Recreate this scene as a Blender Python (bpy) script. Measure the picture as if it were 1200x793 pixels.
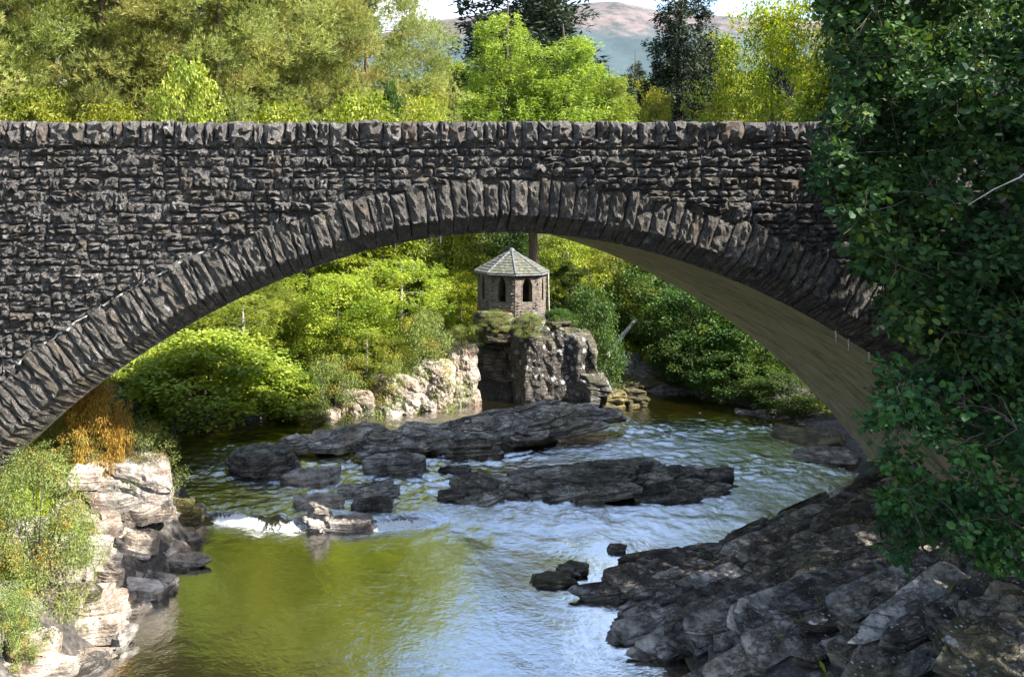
import bpy, math, random
import numpy as np
for o in list(bpy.data.objects): bpy.data.objects.remove(o)
S = bpy.context.scene
COL = S.collection
rad = math.radians
# ---------------------------------------------------------------- camera
F, XV, YV, H = 1000.0, 375.0, 230.0, 9.3          # focal length in photo pixels, vanishing point, eye height over the pool
cam = bpy.data.cameras.new('camera'); camo = bpy.data.objects.new('camera', cam); COL.objects.link(camo)
camo.location = (0, 0, H); camo.rotation_euler = (rad(90), 0, 0)
cam.sensor_width = 36; cam.lens = 36*F/1200
cam.shift_x = (600-XV)/1200; cam.shift_y = -(396.5-YV)/1200
cam.clip_end = 20000; cam.clip_start = .1
S.camera = camo
# ---------------------------------------------------------------- world, sun
SUN_EL, SUN_AZ = rad(41), rad(26)                 # azimuth measured from +X towards the camera
sd = np.array([math.cos(SUN_EL)*math.cos(SUN_AZ), -math.cos(SUN_EL)*math.sin(SUN_AZ), math.sin(SUN_EL)])
w = bpy.data.worlds.new('World'); S.world = w; w.use_nodes = True
nt = w.node_tree; nt.nodes.clear()
out = nt.nodes.new('ShaderNodeOutputWorld'); bg = nt.nodes.new('ShaderNodeBackground')
sky = nt.nodes.new('ShaderNodeTexSky'); sky.sky_type = 'NISHITA'; sky.sun_disc = False
sky.sun_elevation = SUN_EL; sky.sun_rotation = math.atan2(sd[0], sd[1])
sky.air_density = 1.0; sky.dust_density = 1.2; sky.ozone_density = 1.0
tc = nt.nodes.new('ShaderNodeTexCoord'); mp = nt.nodes.new('ShaderNodeMapping'); mp.inputs['Scale'].default_value = (1.3, 1.3, 3.4)
cn = nt.nodes.new('ShaderNodeTexNoise'); cn.inputs['Scale'].default_value = 2.1; cn.inputs['Detail'].default_value = 6; cn.inputs['Roughness'].default_value = .55
cr = nt.nodes.new('ShaderNodeValToRGB'); cr.color_ramp.elements[0].position = .42; cr.color_ramp.elements[1].position = .62
mx = nt.nodes.new('ShaderNodeMix'); mx.data_type = 'RGBA'; mx.inputs[7].default_value = (6., 6.2, 6.6, 1)
nt.links.new(tc.outputs['Generated'], mp.inputs[0]); nt.links.new(mp.outputs[0], cn.inputs['Vector'])
nt.links.new(cn.outputs[0], cr.inputs[0]); sx_ = nt.nodes.new('ShaderNodeSeparateXYZ'); nt.links.new(tc.outputs['Generated'], sx_.inputs[0])
er = nt.nodes.new('ShaderNodeMapRange'); er.inputs[1].default_value = .2; er.inputs[2].default_value = .42; er.inputs[3].default_value = 1.; er.inputs[4].default_value = .1
ml = nt.nodes.new('ShaderNodeMath'); ml.operation = 'MULTIPLY'; nt.links.new(sx_.outputs[2], er.inputs[0]); nt.links.new(er.outputs[0], ml.inputs[0]); nt.links.new(cr.outputs[0], ml.inputs[1])
nt.links.new(ml.outputs[0], mx.inputs[0]); nt.links.new(sky.outputs[0], mx.inputs[6])
nt.links.new(mx.outputs[2], bg.inputs[0]); bg.inputs[1].default_value = .125; nt.links.new(bg.outputs[0], out.inputs[0])
sl = bpy.data.lights.new('sun', 'SUN'); sl.energy = 4.8; sl.angle = rad(.5); sl.color = (1, .95, .86)
so = bpy.data.objects.new('sun', sl); COL.objects.link(so)
from mathutils import Vector, Matrix, Euler
so.rotation_euler = Vector(sd).to_track_quat('Z', 'Y').to_euler(); so.location = (30, -10, 40)
S.view_settings.view_transform = 'Standard'; S.view_settings.look = 'None'
S.view_settings.exposure = 1.75; S.view_settings.gamma = 1
S.render.engine = 'CYCLES'
S.cycles.max_bounces = 6; S.cycles.transparent_max_bounces = 8; S.cycles.caustics_reflective = False; S.cycles.caustics_refractive = False

# ---------------------------------------------------------------- helpers
def at(px, py, z):                                # the point of height z seen at a photo pixel
    Y = F*(H-z)/(py-YV); return np.array([(px-XV)*Y/F, Y, z])
def atY(px, py, Y): return np.array([(px-XV)*Y/F, Y, H-(py-YV)*Y/F])

def hsh(ix, iy, iz, seed):
    with np.errstate(over='ignore'):
        h = ix.astype(np.uint32)*np.uint32(374761393) + iy.astype(np.uint32)*np.uint32(668265263) + iz.astype(np.uint32)*np.uint32(2246822519) + np.uint32((seed*3266489917) & 0xffffffff)
        h = (h ^ (h >> np.uint32(13)))*np.uint32(1274126177); h = h ^ (h >> np.uint32(16))
    return h.astype(np.float64)/4294967295.0
def vn(P, seed=0):
    P = np.asarray(P, float); i = np.floor(P).astype(np.int64); f = P-i; f = f*f*(3-2*f)
    r = 0
    for a in (0, 1):
        for b in (0, 1):
            for c in (0, 1):
                wgt = (f[:, 0] if a else 1-f[:, 0])*(f[:, 1] if b else 1-f[:, 1])*(f[:, 2] if c else 1-f[:, 2])
                r = r + wgt*hsh(i[:, 0]+a, i[:, 1]+b, i[:, 2]+c, seed)
    return r*2-1
def fbm(P, o=4, seed=0, gain=.5):
    P = np.asarray(P, float); r = 0; a = 1; t = 0
    for k in range(o): r = r+a*vn(P*2**k+17.3*k, seed+k); t += a; a *= gain
    return r/t
def P3(x, y, z=0.): return np.stack([x, y, np.zeros_like(x)+z], -1)

def mesh_np(name, V, Fc, mat=None, attrs=None, smooth=False):
    V = np.asarray(V, np.float32); Fc = np.asarray(Fc, np.int32)
    me = bpy.data.meshes.new(name); me.vertices.add(len(V)); me.vertices.foreach_set('co', V.ravel())
    n, k = Fc.shape
    me.loops.add(n*k); me.loops.foreach_set('vertex_index', Fc.ravel())
    me.polygons.add(n); me.polygons.foreach_set('loop_start', np.arange(0, n*k, k, dtype=np.int32))
    if mat: me.materials.append(mat)
    me.update(calc_edges=True)
    me.polygons.foreach_set('use_smooth', np.full(n, smooth))
    for an, av in (attrs or {}).items():
        at_ = me.attributes.new(an, 'FLOAT', 'POINT'); at_.data.foreach_set('value', np.asarray(av, np.float32))
    me.validate(clean_customdata=False)
    return me
def link(name, me, parent=None, loc=None, label=None, cat=None, group=None, kind=None):
    o = bpy.data.objects.new(name, me); COL.objects.link(o)
    if parent: o.parent = parent
    if loc is not None: o.location = loc
    if label: o['label'] = label
    if cat: o['category'] = cat
    if group: o['group'] = group
    if kind: o['kind'] = kind
    return o
def thing(name, label, cat, loc=(0, 0, 0), rz=0, group=None, scale=None):
    o = link(name, None, None, loc, label, cat, group); o.rotation_euler = (0, 0, rz)
    if scale is not None: o.scale = (scale,)*3 if np.isscalar(scale) else scale
    o.empty_display_size = .2
    return o
def join(parts):                                  # list of (V, F) with equal face size
    Vs, Fs, n = [], [], 0
    for V, Fc in parts:
        Vs.append(V); Fs.append(np.asarray(Fc)+n); n += len(V)
    return np.concatenate(Vs), np.concatenate(Fs)
def grid_faces(nx, ny, wrap=False):
    i, j = np.meshgrid(np.arange(nx-1), np.arange(ny-1), indexing='ij'); a = (i*ny+j).ravel()
    return np.stack([a, a+ny, a+ny+1, a+1], -1)
def tube(pts, r, sides=5):
    pts = np.asarray(pts, float); r = np.broadcast_to(np.asarray(r, float), (len(pts),))
    t = np.gradient(pts, axis=0); t /= np.linalg.norm(t, axis=1)[:, None]+1e-9
    up = np.where(np.abs(t[:, 2:3]) > .9, [[1., 0, 0]], [[0, 0, 1.]])
    a = np.cross(t, up); a /= np.linalg.norm(a, axis=1)[:, None]+1e-9; b = np.cross(t, a)
    th = np.linspace(0, 2*math.pi, sides, endpoint=False)
    V = pts[:, None]+r[:, None, None]*(np.cos(th)[None, :, None]*a[:, None]+np.sin(th)[None, :, None]*b[:, None])
    V = V.reshape(-1, 3); n = len(pts); i, j = np.meshgrid(np.arange(n-1), np.arange(sides), indexing='ij')
    i = i.ravel(); j = j.ravel(); j2 = (j+1) % sides
    return V, np.stack([i*sides+j, i*sides+j2, (i+1)*sides+j2, (i+1)*sides+j], -1)
def box(x0, x1, y0, y1, z0, z1):
    V = np.array([[x, y, z] for x in (x0, x1) for y in (y0, y1) for z in (z0, z1)], float)
    return V, np.array([[0, 1, 3, 2], [4, 6, 7, 5], [0, 4, 5, 1], [2, 3, 7, 6], [0, 2, 6, 4], [1, 5, 7, 3]])

# ---------------------------------------------------------------- materials
def mat(name):
    m = bpy.data.materials.new(name); m.use_nodes = True; t = m.node_tree; t.nodes.clear()
    return m, t
def N(t, typ, **kw):
    n = t.nodes.new(typ)
    for k, v in kw.items():
        if k in n.inputs: n.inputs[k].default_value = v
        else: setattr(n, k, v)
    return n
def ramp(t, fac, stops):
    r = t.nodes.new('ShaderNodeValToRGB'); e = r.color_ramp.elements
    while len(e) < len(stops): e.new(.5)
    for i, (p, c) in enumerate(stops): e[i].position = p; e[i].color = (*c, 1) if len(c) == 3 else c
    t.links.new(fac, r.inputs[0]); return r.outputs[0]
def mixc(t, fac, a, b, mode='MIX'):
    m = t.nodes.new('ShaderNodeMix'); m.data_type = 'RGBA'; m.blend_type = mode
    for s, v in ((0, fac), (6, a), (7, b)):
        if isinstance(v, (int, float)): m.inputs[s].default_value = v
        elif isinstance(v, tuple): m.inputs[s].default_value = (*v, 1) if len(v) == 3 else v
        else: t.links.new(v, m.inputs[s])
    return m.outputs[2]
def math_(t, op, a, b=None, c=None):
    m = t.nodes.new('ShaderNodeMath'); m.operation = op
    for i, v in enumerate((a, b, c)):
        if v is None: continue
        if isinstance(v, (int, float)): m.inputs[i].default_value = v
        else: t.links.new(v, m.inputs[i])
    return m.outputs[0]
def noise(t, vec, scale, detail=4, rough=.55, dist=0):
    n = N(t, 'ShaderNodeTexNoise', Scale=scale, Detail=detail, Roughness=rough, Distortion=dist)
    if vec is not None: t.links.new(vec, n.inputs['Vector'])
    return n.outputs[0]
def mapv(t, vec, scale=(1, 1, 1), rot=(0, 0, 0), loc=(0, 0, 0)):
    m = t.nodes.new('ShaderNodeMapping'); m.inputs['Scale'].default_value = scale; m.inputs['Rotation'].default_value = rot; m.inputs['Location'].default_value = loc
    t.links.new(vec, m.inputs[0]); return m.outputs[0]
def principled(t, col, rough=.9, bump=None, bstr=.5, bdist=.02, spec=.3):
    p = t.nodes.new('ShaderNodeBsdfPrincipled'); o = t.nodes.new('ShaderNodeOutputMaterial')
    for k, v in (('Base Color', col), ('Roughness', rough)):
        if isinstance(v, (int, float)): p.inputs[k].default_value = v
        elif isinstance(v, tuple): p.inputs[k].default_value = (*v, 1)
        else: t.links.new(v, p.inputs[k])
    p.inputs['Specular IOR Level'].default_value = spec
    if bump is not None:
        b = N(t, 'ShaderNodeBump', Strength=bstr, Distance=bdist); t.links.new(bump, b.inputs['Height']); t.links.new(b.outputs[0], p.inputs['Normal'])
    t.links.new(p.outputs[0], o.inputs[0]); return p
def wpos(t): return t.nodes.new('ShaderNodeNewGeometry').outputs['Position']

def m_masonry(name, a, b, c, lime=.5, tan=(.22, .16, .10)):
    m, t = mat(name); P = wpos(t); oi = t.nodes.new('ShaderNodeObjectInfo').outputs['Random']
    n1 = noise(t, P, 5, 6, .65); n2 = noise(t, P, 26, 6, .7); n3 = noise(t, P, 1.1, 4, .6)
    at_ = N(t, 'ShaderNodeAttribute', attribute_name='rnd').outputs['Fac']
    rn = math_(t, 'FRACT', math_(t, 'ADD', oi, at_))
    base = ramp(t, math_(t, 'ADD', math_(t, 'MULTIPLY', n2, .65), math_(t, 'MULTIPLY', n1, .35)), [(.38, a), (.5, b), (.62, c)])
    base = mixc(t, math_(t, 'MULTIPLY', rn, .55), base, mixc(t, n1, (.012, .012, .014), (.1, .095, .09)))
    tn = ramp(t, math_(t, 'ADD', math_(t, 'MULTIPLY', rn, .5), math_(t, 'MULTIPLY', n1, .6)), [(.72, (0, 0, 0)), (.86, (1, 1, 1))])
    base = mixc(t, math_(t, 'MULTIPLY', tn, .55), base, tan)
    lm = ramp(t, noise(t, mapv(t, P, (1.6, 1, .7)), 3.4, 8, .72, .6), [(.56, (0, 0, 0)), (.68, (1, 1, 1))])
    base = mixc(t, math_(t, 'MULTIPLY', math_(t, 'MULTIPLY', lm, ramp(t, n3, [(.4, (0, 0, 0)), (.6, (1, 1, 1))])), lime), base, (.5, .48, .46))
    vo = N(t, 'ShaderNodeTexVoronoi', Scale=17.0); t.links.new(P, vo.inputs['Vector'])
    sp = ramp(t, math_(t, 'ADD', vo.outputs[0], math_(t, 'MULTIPLY', n1, .4)), [(.28, (1, 1, 1)), (.36, (0, 0, 0))])
    base = mixc(t, math_(t, 'MULTIPLY', sp, .35), base, (.42, .42, .4))  # bright specks paint sun highlights into the stone colour
    hgt = math_(t, 'ADD', math_(t, 'MULTIPLY', n2, .7), math_(t, 'ADD', math_(t, 'MULTIPLY', n1, .45), math_(t, 'MULTIPLY', noise(t, P, 55, 5, .7), .7)))
    principled(t, base, .85, hgt, 1.0, .10)
    return m
M = {}
M['rubble'] = m_masonry('rubble_stone', (.024, .022, .022), (.092, .083, .079), (.38, .355, .335), .85)
M['voussoir'] = m_masonry('arch_stone', (.028, .025, .022), (.105, .094, .082), (.34, .305, .265), .9, (.2, .15, .1))
M['coping'] = m_masonry('coping_stone', (.05, .045, .042), (.16, .145, .132), (.40, .36, .33), .8, (.24, .15, .1))
M['mortar'] = m_masonry('mortar', (.024, .022, .02), (.062, .056, .05), (.16, .14, .12), .6)
M['pavilion_wall'] = m_masonry('pavilion_masonry', (.11, .09, .072), (.25, .205, .165), (.46, .40, .33), .25)

def m_soffit():
    m, t = mat('concrete_soffit'); P = wpos(t)
    st = noise(t, mapv(t, P, (.6, 1.5, .6)), 1.3, 8, .7, 1.2); s2 = noise(t, mapv(t, P, (.25, 1.3, .25)), 1.6, 7, .66, 1.4)
    base = ramp(t, st, [(.36, (.34, .30, .2)), (.5, (.52, .465, .32)), (.62, (.64, .58, .43))])
    base = mixc(t, ramp(t, s2, [(.57, (0, 0, 0)), (.61, (.8, .8, .8))]), base, (.68, .62, .45))  # paler streaks paint lit patches into the concrete colour
    base = mixc(t, ramp(t, noise(t, P, 1.4, 5, .7), [(.3, (.6, .6, .6)), (.5, (0, 0, 0))]), base, (.12, .09, .045))
    principled(t, base, .8, noise(t, mapv(t, P, (1, 2.5, 1)), 5, 7, .7), .7, .04)
    return m
M['soffit'] = m_soffit()

def m_rock(name, dark, mid, light, lichen=.5, lines=1., moss=.5, rusty=0., lich_col=(.6, .6, .57)):
    m, t = mat(name); P = wpos(t); tcn = t.nodes.new('ShaderNodeTexCoord').outputs['Object']
    g = t.nodes.new('ShaderNodeNewGeometry'); sx = t.nodes.new('ShaderNodeSeparateXYZ'); t.links.new(g.outputs['Normal'], sx.inputs[0])
    sp = t.nodes.new('ShaderNodeSeparateXYZ'); t.links.new(P, sp.inputs[0])
    n1 = noise(t, P, 2.2, 7, .62); n2 = noise(t, P, 14, 6, .7); n4 = noise(t, P, .7, 4, .6)
    lay = noise(t, mapv(t, tcn, (1.0, 1.8, 14)), 1.3, 7, .7, .08); crk = ramp(t, noise(t, mapv(t, tcn, (.6, 1., 6)), 1.3, 6, .65, .1), [(.46, (1, 1, 1)), (.493, (0, 0, 0)), (.507, (0, 0, 0)), (.54, (1, 1, 1))])
    base = ramp(t, math_(t, 'ADD', math_(t, 'MULTIPLY', n1, .6), math_(t, 'ADD', math_(t, 'MULTIPLY', n2, .25), math_(t, 'MULTIPLY', lay, .15))), [(.41, dark), (.5, mid), (.6, light)]); base = mixc(t, math_(t, 'ADD', math_(t, 'MULTIPLY', crk, lines), 1-lines), mixc(t, .75, base, dark), base)
    oi = t.nodes.new('ShaderNodeObjectInfo').outputs['Random']; hv = N(t, 'ShaderNodeHueSaturation'); t.links.new(base, hv.inputs['Color']); t.links.new(math_(t, 'ADD', math_(t, 'MULTIPLY', oi, .7), .6), hv.inputs['Value']); t.links.new(math_(t, 'ADD', math_(t, 'MULTIPLY', math_(t, 'FRACT', math_(t, 'MULTIPLY', oi, 7.3)), .6), .75), hv.inputs['Saturation']); base = hv.outputs[0]
    if rusty: base = mixc(t, math_(t, 'MULTIPLY', ramp(t, n4, [(.45, (0, 0, 0)), (.62, (1, 1, 1))]), rusty), base, (.34, .17, .09))
    vo = N(t, 'ShaderNodeTexVoronoi', Scale=2.6); t.links.new(mixc(t, .12, P, N(t, 'ShaderNodeTexNoise', Scale=5.0).outputs[1]), vo.inputs['Vector'])
    ls = ramp(t, math_(t, 'ADD', vo.outputs[0], math_(t, 'MULTIPLY', n2, .35)), [(.38, (1, 1, 1)), (.43, (0, 0, 0))])
    v2 = N(t, 'ShaderNodeTexVoronoi', Scale=8.0); t.links.new(P, v2.inputs['Vector'])
    l2 = ramp(t, math_(t, 'ADD', v2.outputs[0], math_(t, 'MULTIPLY', n1, .5)), [(.38, (1, 1, 1)), (.46, (0, 0, 0))])
    hi = ramp(t, sp.outputs[2], [(.03, (0, 0, 0)), (.09, (1, 1, 1))])      # colours clamp 0..1 m: scaled below
    zz = math_(t, 'MULTIPLY', sp.outputs[2], .8); t.links.new(zz, hi.node.inputs[0]); hi.node.color_ramp.elements[0].position = .3; hi.node.color_ramp.elements[1].position = .9
    base = mixc(t, math_(t, 'MULTIPLY', math_(t, 'MULTIPLY', math_(t, 'MAXIMUM', ls, l2), hi), lichen), base, lich_col)
    up = ramp(t, math_(t, 'ADD', sx.outputs[2], math_(t, 'MULTIPLY', noise(t, P, 1.6, 5, .6), 1.2)), [(.95, (0, 0, 0)), (1.0, (1, 1, 1))])
    up.node.color_ramp.elements[0].position = .93
    mo = math_(t, 'MULTIPLY', math_(t, 'MULTIPLY', ramp(t, noise(t, P, .55, 4, .6), [(.5, (0, 0, 0)), (.62, (1, 1, 1))]), hi), moss)
    base = mixc(t, mo, base, mixc(t, n2, (.05, .055, .01), (.17, .15, .03)))
    wet = ramp(t, math_(t, 'ADD', sp.outputs[2], math_(t, 'MULTIPLY', n1, .5)), [(.12, (1, 1, 1)), (.5, (0, 0, 0))])
    base = mixc(t, math_(t, 'MULTIPLY', wet, .8), base, (.025, .022, .016))
    rg = mixc(t, wet, (.8, .8, .8), (.35, .35, .35))
    hgt = math_(t, 'ADD', math_(t, 'ADD', math_(t, 'MULTIPLY', lay, .8*lines), math_(t, 'MULTIPLY', crk, .3*lines)), math_(t, 'ADD', n1, math_(t, 'MULTIPLY', n2, .5)))
    principled(t, base, rg, hgt, 1.0, .12, .4)
    return m
M['rock'] = m_rock('grey_schist', (.11, .098, .082), (.38, .345, .295), (.64, .59, .52), .5)
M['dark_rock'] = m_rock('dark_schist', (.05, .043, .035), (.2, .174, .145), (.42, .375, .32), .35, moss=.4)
M['pale_rock'] = m_rock('pale_schist', (.14, .12, .10), (.40, .355, .305), (.66, .61, .54), .5, lines=.35, moss=.3, rusty=.3)
M['lichen_rock'] = m_rock('lichened_rock', (.06, .054, .05), (.18, .165, .15), (.36, .335, .31), .95, moss=.35)
M['moss_rock'] = m_rock('mossy_rock', (.05, .045, .03), (.15, .13, .07), (.3, .26, .14), .3, moss=.9)

def m_leaf(name, stops, rough=.55, trans=.35, spec=.35, tcol=None, patch=None):
    m, t = mat(name); rn = N(t, 'ShaderNodeAttribute', attribute_name='rnd').outputs['Fac']; cl = N(t, 'ShaderNodeAttribute', attribute_name='clump').outputs['Fac']
    oi = t.nodes.new('ShaderNodeObjectInfo').outputs['Random']
    f = math_(t, 'ADD', math_(t, 'MULTIPLY', rn, .55), math_(t, 'MULTIPLY', cl, .45))
    c = ramp(t, f, stops)
    if patch:                                      # turning leaves in some clumps
        c = mixc(t, ramp(t, math_(t, 'ADD', math_(t, 'MULTIPLY', cl, .8), math_(t, 'MULTIPLY', rn, .25)), [(patch[0], (0, 0, 0)), (min(1, patch[0]+.1), (1, 1, 1))]), c, patch[1])
    hs = N(t, 'ShaderNodeHueSaturation', Saturation=1.0); t.links.new(c, hs.inputs['Color'])
    t.links.new(math_(t, 'ADD', math_(t, 'MULTIPLY', oi, .5), .75), hs.inputs['Value'])
    t.links.new(math_(t, 'ADD', math_(t, 'MULTIPLY', oi, .03), .485), hs.inputs['Hue'])
    p = N(t, 'ShaderNodeBsdfPrincipled', Roughness=rough); p.inputs['Specular IOR Level'].default_value = spec
    tr = t.nodes.new('ShaderNodeBsdfTranslucent'); ms = N(t, 'ShaderNodeMixShader'); ms.inputs[0].default_value = trans
    t.links.new(hs.outputs[0], p.inputs['Base Color'])
    h2 = N(t, 'ShaderNodeHueSaturation', Hue=.475, Saturation=1.1, Value=1.5); t.links.new(hs.outputs[0], h2.inputs['Color']); t.links.new(h2.outputs[0], tr.inputs[0])
    o = t.nodes.new('ShaderNodeOutputMaterial')
    t.links.new(p.outputs[0], ms.inputs[1]); t.links.new(tr.outputs[0], ms.inputs[2]); t.links.new(ms.outputs[0], o.inputs[0])
    return m
M['alder_leaf'] = m_leaf('alder_leaf', [(.1, (.012, .038, .012)), (.5, (.028, .082, .022)), (.85, (.065, .135, .026)), (1, (.15, .19, .03))], .6, .25, .25)
M['hazel_leaf'] = m_leaf('hazel_leaf', [(.1, (.014, .05, .016)), (.5, (.03, .1, .028)), (.9, (.07, .17, .03))], .55, .28, .3)
M['pine_leaf'] = m_leaf('pine_needle', [(.05, (.08, .115, .04)), (.4, (.2, .25, .065)), (.7, (.32, .35, .09)), (1, (.43, .40, .14))], .6, .35, .3, patch=(.93, (.32, .25, .12)))
M['larch_leaf'] = m_leaf('larch_needle', [(.1, (.10, .15, .02)), (.5, (.20, .27, .035)), (1, (.32, .37, .07))], .6, .35)
M['dark_leaf'] = m_leaf('spruce_needle', [(.1, (.012, .02, .012)), (.6, (.03, .045, .024)), (1, (.07, .085, .045))], .6, .15)
M['ash_leaf'] = m_leaf('ash_leaf', [(.05, (.075, .125, .018)), (.4, (.195, .265, .03)), (.75, (.34, .39, .05)), (1, (.48, .45, .11))], .5, .4)
M['lime_leaf'] = m_leaf('bright_leaf', [(.05, (.09, .14, .016)), (.5, (.21, .27, .034)), (1, (.40, .41, .08))], .5, .4)
M['willow_leaf'] = m_leaf('willow_leaf', [(.05, (.09, .13, .03)), (.5, (.18, .24, .06)), (1, (.36, .38, .13))], .5, .35, patch=(.84, (.38, .24, .03)))
M['yellow_leaf'] = m_leaf('yellow_leaf', [(.05, (.07, .12, .012)), (.45, (.17, .23, .02)), (.8, (.33, .34, .03)), (1, (.52, .41, .05))], .5, .4)
M['bracken_leaf'] = m_leaf('bracken', [(.1, (.26, .17, .025)), (.5, (.42, .29, .04)), (1, (.5, .42, .09))], .7, .3)
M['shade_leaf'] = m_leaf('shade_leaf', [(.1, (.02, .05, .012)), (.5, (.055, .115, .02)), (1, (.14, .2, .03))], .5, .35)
def m_bark(name, a, b):
    m, t = mat(name); P = wpos(t); n = noise(t, mapv(t, P, (6, 6, 1.4)), 2.5, 6, .65)
    principled(t, ramp(t, n, [(.35, a), (.65, b)]), .9, n, .8, .05); return m
M['bark'] = m_bark('bark', (.04, .032, .025), (.13, .11, .09)); M['pine_bark'] = m_bark('pine_bark', (.07, .045, .03), (.2, .14, .10))
M['pale_bark'] = m_bark('birch_bark', (.16, .15, .13), (.42, .4, .36)); M['pale_wood'] = m_bark('bleached_wood', (.3, .28, .25), (.55, .52, .48))

def m_ground():
    m, t = mat('ground'); P = wpos(t); sp = t.nodes.new('ShaderNodeSeparateXYZ'); t.links.new(P, sp.inputs[0])
    n1 = noise(t, P, 1.3, 7, .65); n2 = noise(t, P, 9, 5, .6)
    veg = ramp(t, math_(t, 'ADD', math_(t, 'MULTIPLY', n1, .6), math_(t, 'MULTIPLY', n2, .4)), [(.35, (.02, .03, .008)), (.5, (.06, .07, .018)), (.66, (.13, .12, .035))])
    rk = ramp(t, math_(t, 'ADD', math_(t, 'MULTIPLY', n1, .5), math_(t, 'MULTIPLY', n2, .5)), [(.35, (.03, .028, .025)), (.52, (.09, .08, .072)), (.68, (.22, .2, .18))])
    bed = ramp(t, math_(t, 'ADD', math_(t, 'MULTIPLY', noise(t, P, .7, 5, .6), .7), math_(t, 'MULTIPLY', n2, .3)), [(.35, (.08, .06, .012)), (.5, (.28, .22, .045)), (.65, (.42, .36, .10))])
    zr = math_(t, 'ADD', sp.outputs[2], math_(t, 'MULTIPLY', n1, 1.4))
    c = mixc(t, ramp(t, math_(t, 'MULTIPLY', zr, .2), [(.36, (0, 0, 0)), (.5, (1, 1, 1))]), rk, veg)
    c = mixc(t, ramp(t, math_(t, 'ADD', sp.outputs[2], .5), [(.3, (1, 1, 1)), (.6, (0, 0, 0))]), c, bed)
    principled(t, c, .95, math_(t, 'ADD', n1, n2), .8, .12); return m
M['ground'] = m_ground()

def m_water():
    m, t = mat('river_water'); P = wpos(t)
    fo = N(t, 'ShaderNodeAttribute', attribute_name='foam').outputs['Fac']; rp = N(t, 'ShaderNodeAttribute', attribute_name='rapid').outputs['Fac']
    nn = noise(t, mapv(t, P, (1, 1.0, 1)), 5, 5, .6, .6); n2 = noise(t, mapv(t, P, (1.0, .6, 1), (0, 0, .3)), 1.1, 3, .5, .4); n3 = noise(t, P, 14, 3, .6, .3)
    hgt = math_(t, 'ADD', math_(t, 'MULTIPLY', nn, math_(t, 'ADD', .07, math_(t, 'MULTIPLY', rp, .42))), math_(t, 'ADD', math_(t, 'MULTIPLY', n2, .24), math_(t, 'MULTIPLY', n3, math_(t, 'ADD', .032, math_(t, 'MULTIPLY', rp, .06)))))
    b = N(t, 'ShaderNodeBump', Strength=1.0, Distance=.10); t.links.new(hgt, b.inputs['Height'])
    fr = N(t, 'ShaderNodeFresnel', IOR=1.34); t.links.new(b.outputs[0], fr.inputs[0])
    gl = N(t, 'ShaderNodeBsdfGlossy', Roughness=.04); t.links.new(b.outputs[0], gl.inputs['Normal']); gl.inputs[0].default_value = (1, 1, 1, 1)
    tr = t.nodes.new('ShaderNodeBsdfTransparent'); tr.inputs[0].default_value = (.56, .43, .13, 1)
    df = t.nodes.new('ShaderNodeBsdfDiffuse'); df.inputs[0].default_value = (.03, .025, .004, 1)
    m1 = N(t, 'ShaderNodeMixShader'); m1.inputs[0].default_value = .5; t.links.new(tr.outputs[0], m1.inputs[1]); t.links.new(df.outputs[0], m1.inputs[2])
    m2 = N(t, 'ShaderNodeMixShader'); t.links.new(math_(t, 'MINIMUM', math_(t, 'MULTIPLY', fr.outputs[0], .74), 1), m2.inputs[0]); t.links.new(m1.outputs[0], m2.inputs[1]); t.links.new(gl.outputs[0], m2.inputs[2])
    fd = t.nodes.new('ShaderNodeBsdfDiffuse'); fd.inputs[0].default_value = (.82, .84, .86, 1)
    fm = ramp(t, math_(t, 'ADD', fo, math_(t, 'MULTIPLY', math_(t, 'SUBTRACT', noise(t, mapv(t, P, (1, .7, 1)), 11, 8, .78, .5), .5), 1.9)), [(.48, (0, 0, 0)), (.72, (1, 1, 1))])
    m3 = N(t, 'ShaderNodeMixShader'); t.links.new(fm, m3.inputs[0]); t.links.new(m2.outputs[0], m3.inputs[1]); t.links.new(fd.outputs[0], m3.inputs[2])
    o = t.nodes.new('ShaderNodeOutputMaterial'); t.links.new(m3.outputs[0], o.inputs[0]); return m
M['water'] = m_water()

# ---------------------------------------------------------------- terrain
LEFT = [(-7, -30), (-5.6, 6), (-4.7, 16), (-4.2, 19), (-3.3, 22.7), (-3.6, 25), (-4.6, 28), (-6.2, 31), (-5, 32.8), (-1.5, 34.2), (2, 35.6), (5, 37.), (8, 38.), (11, 38.3), (11.9, 39.2), (12.4, 40.5)]
RIGHT = [(15.4, 40.5), (18.5, 36), (18.8, 31), (17.4, 27.8), (15.2, 25.6), (11.4, 22.8), (8.6, 20), (7.2, 17.5), (7.2, 15), (6.5, 6), (7, -30)]
POLY = np.array(LEFT+RIGHT, float)
def sdist(x, y):
    d = np.full(x.shape, 1e9); ins = np.zeros(x.shape, bool); n = len(POLY)
    for i in range(n):
        a, b = POLY[i], POLY[(i+1) % n]; e = b-a
        t_ = np.clip(((x-a[0])*e[0]+(y-a[1])*e[1])/(e@e), 0, 1)
        d = np.minimum(d, np.hypot(x-a[0]-t_*e[0], y-a[1]-t_*e[1]))
        c = (a[1] > y) != (b[1] > y); xi = a[0]+(y-a[1])*e[0]/(e[1] if abs(e[1]) > 1e-9 else 1e-9)
        ins ^= c & (x < xi)
    return np.where(ins, -d, d)
def sstep(a, b, x): t_ = np.clip((x-a)/(b-a), 0, 1); return t_*t_*(3-2*t_)
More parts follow.
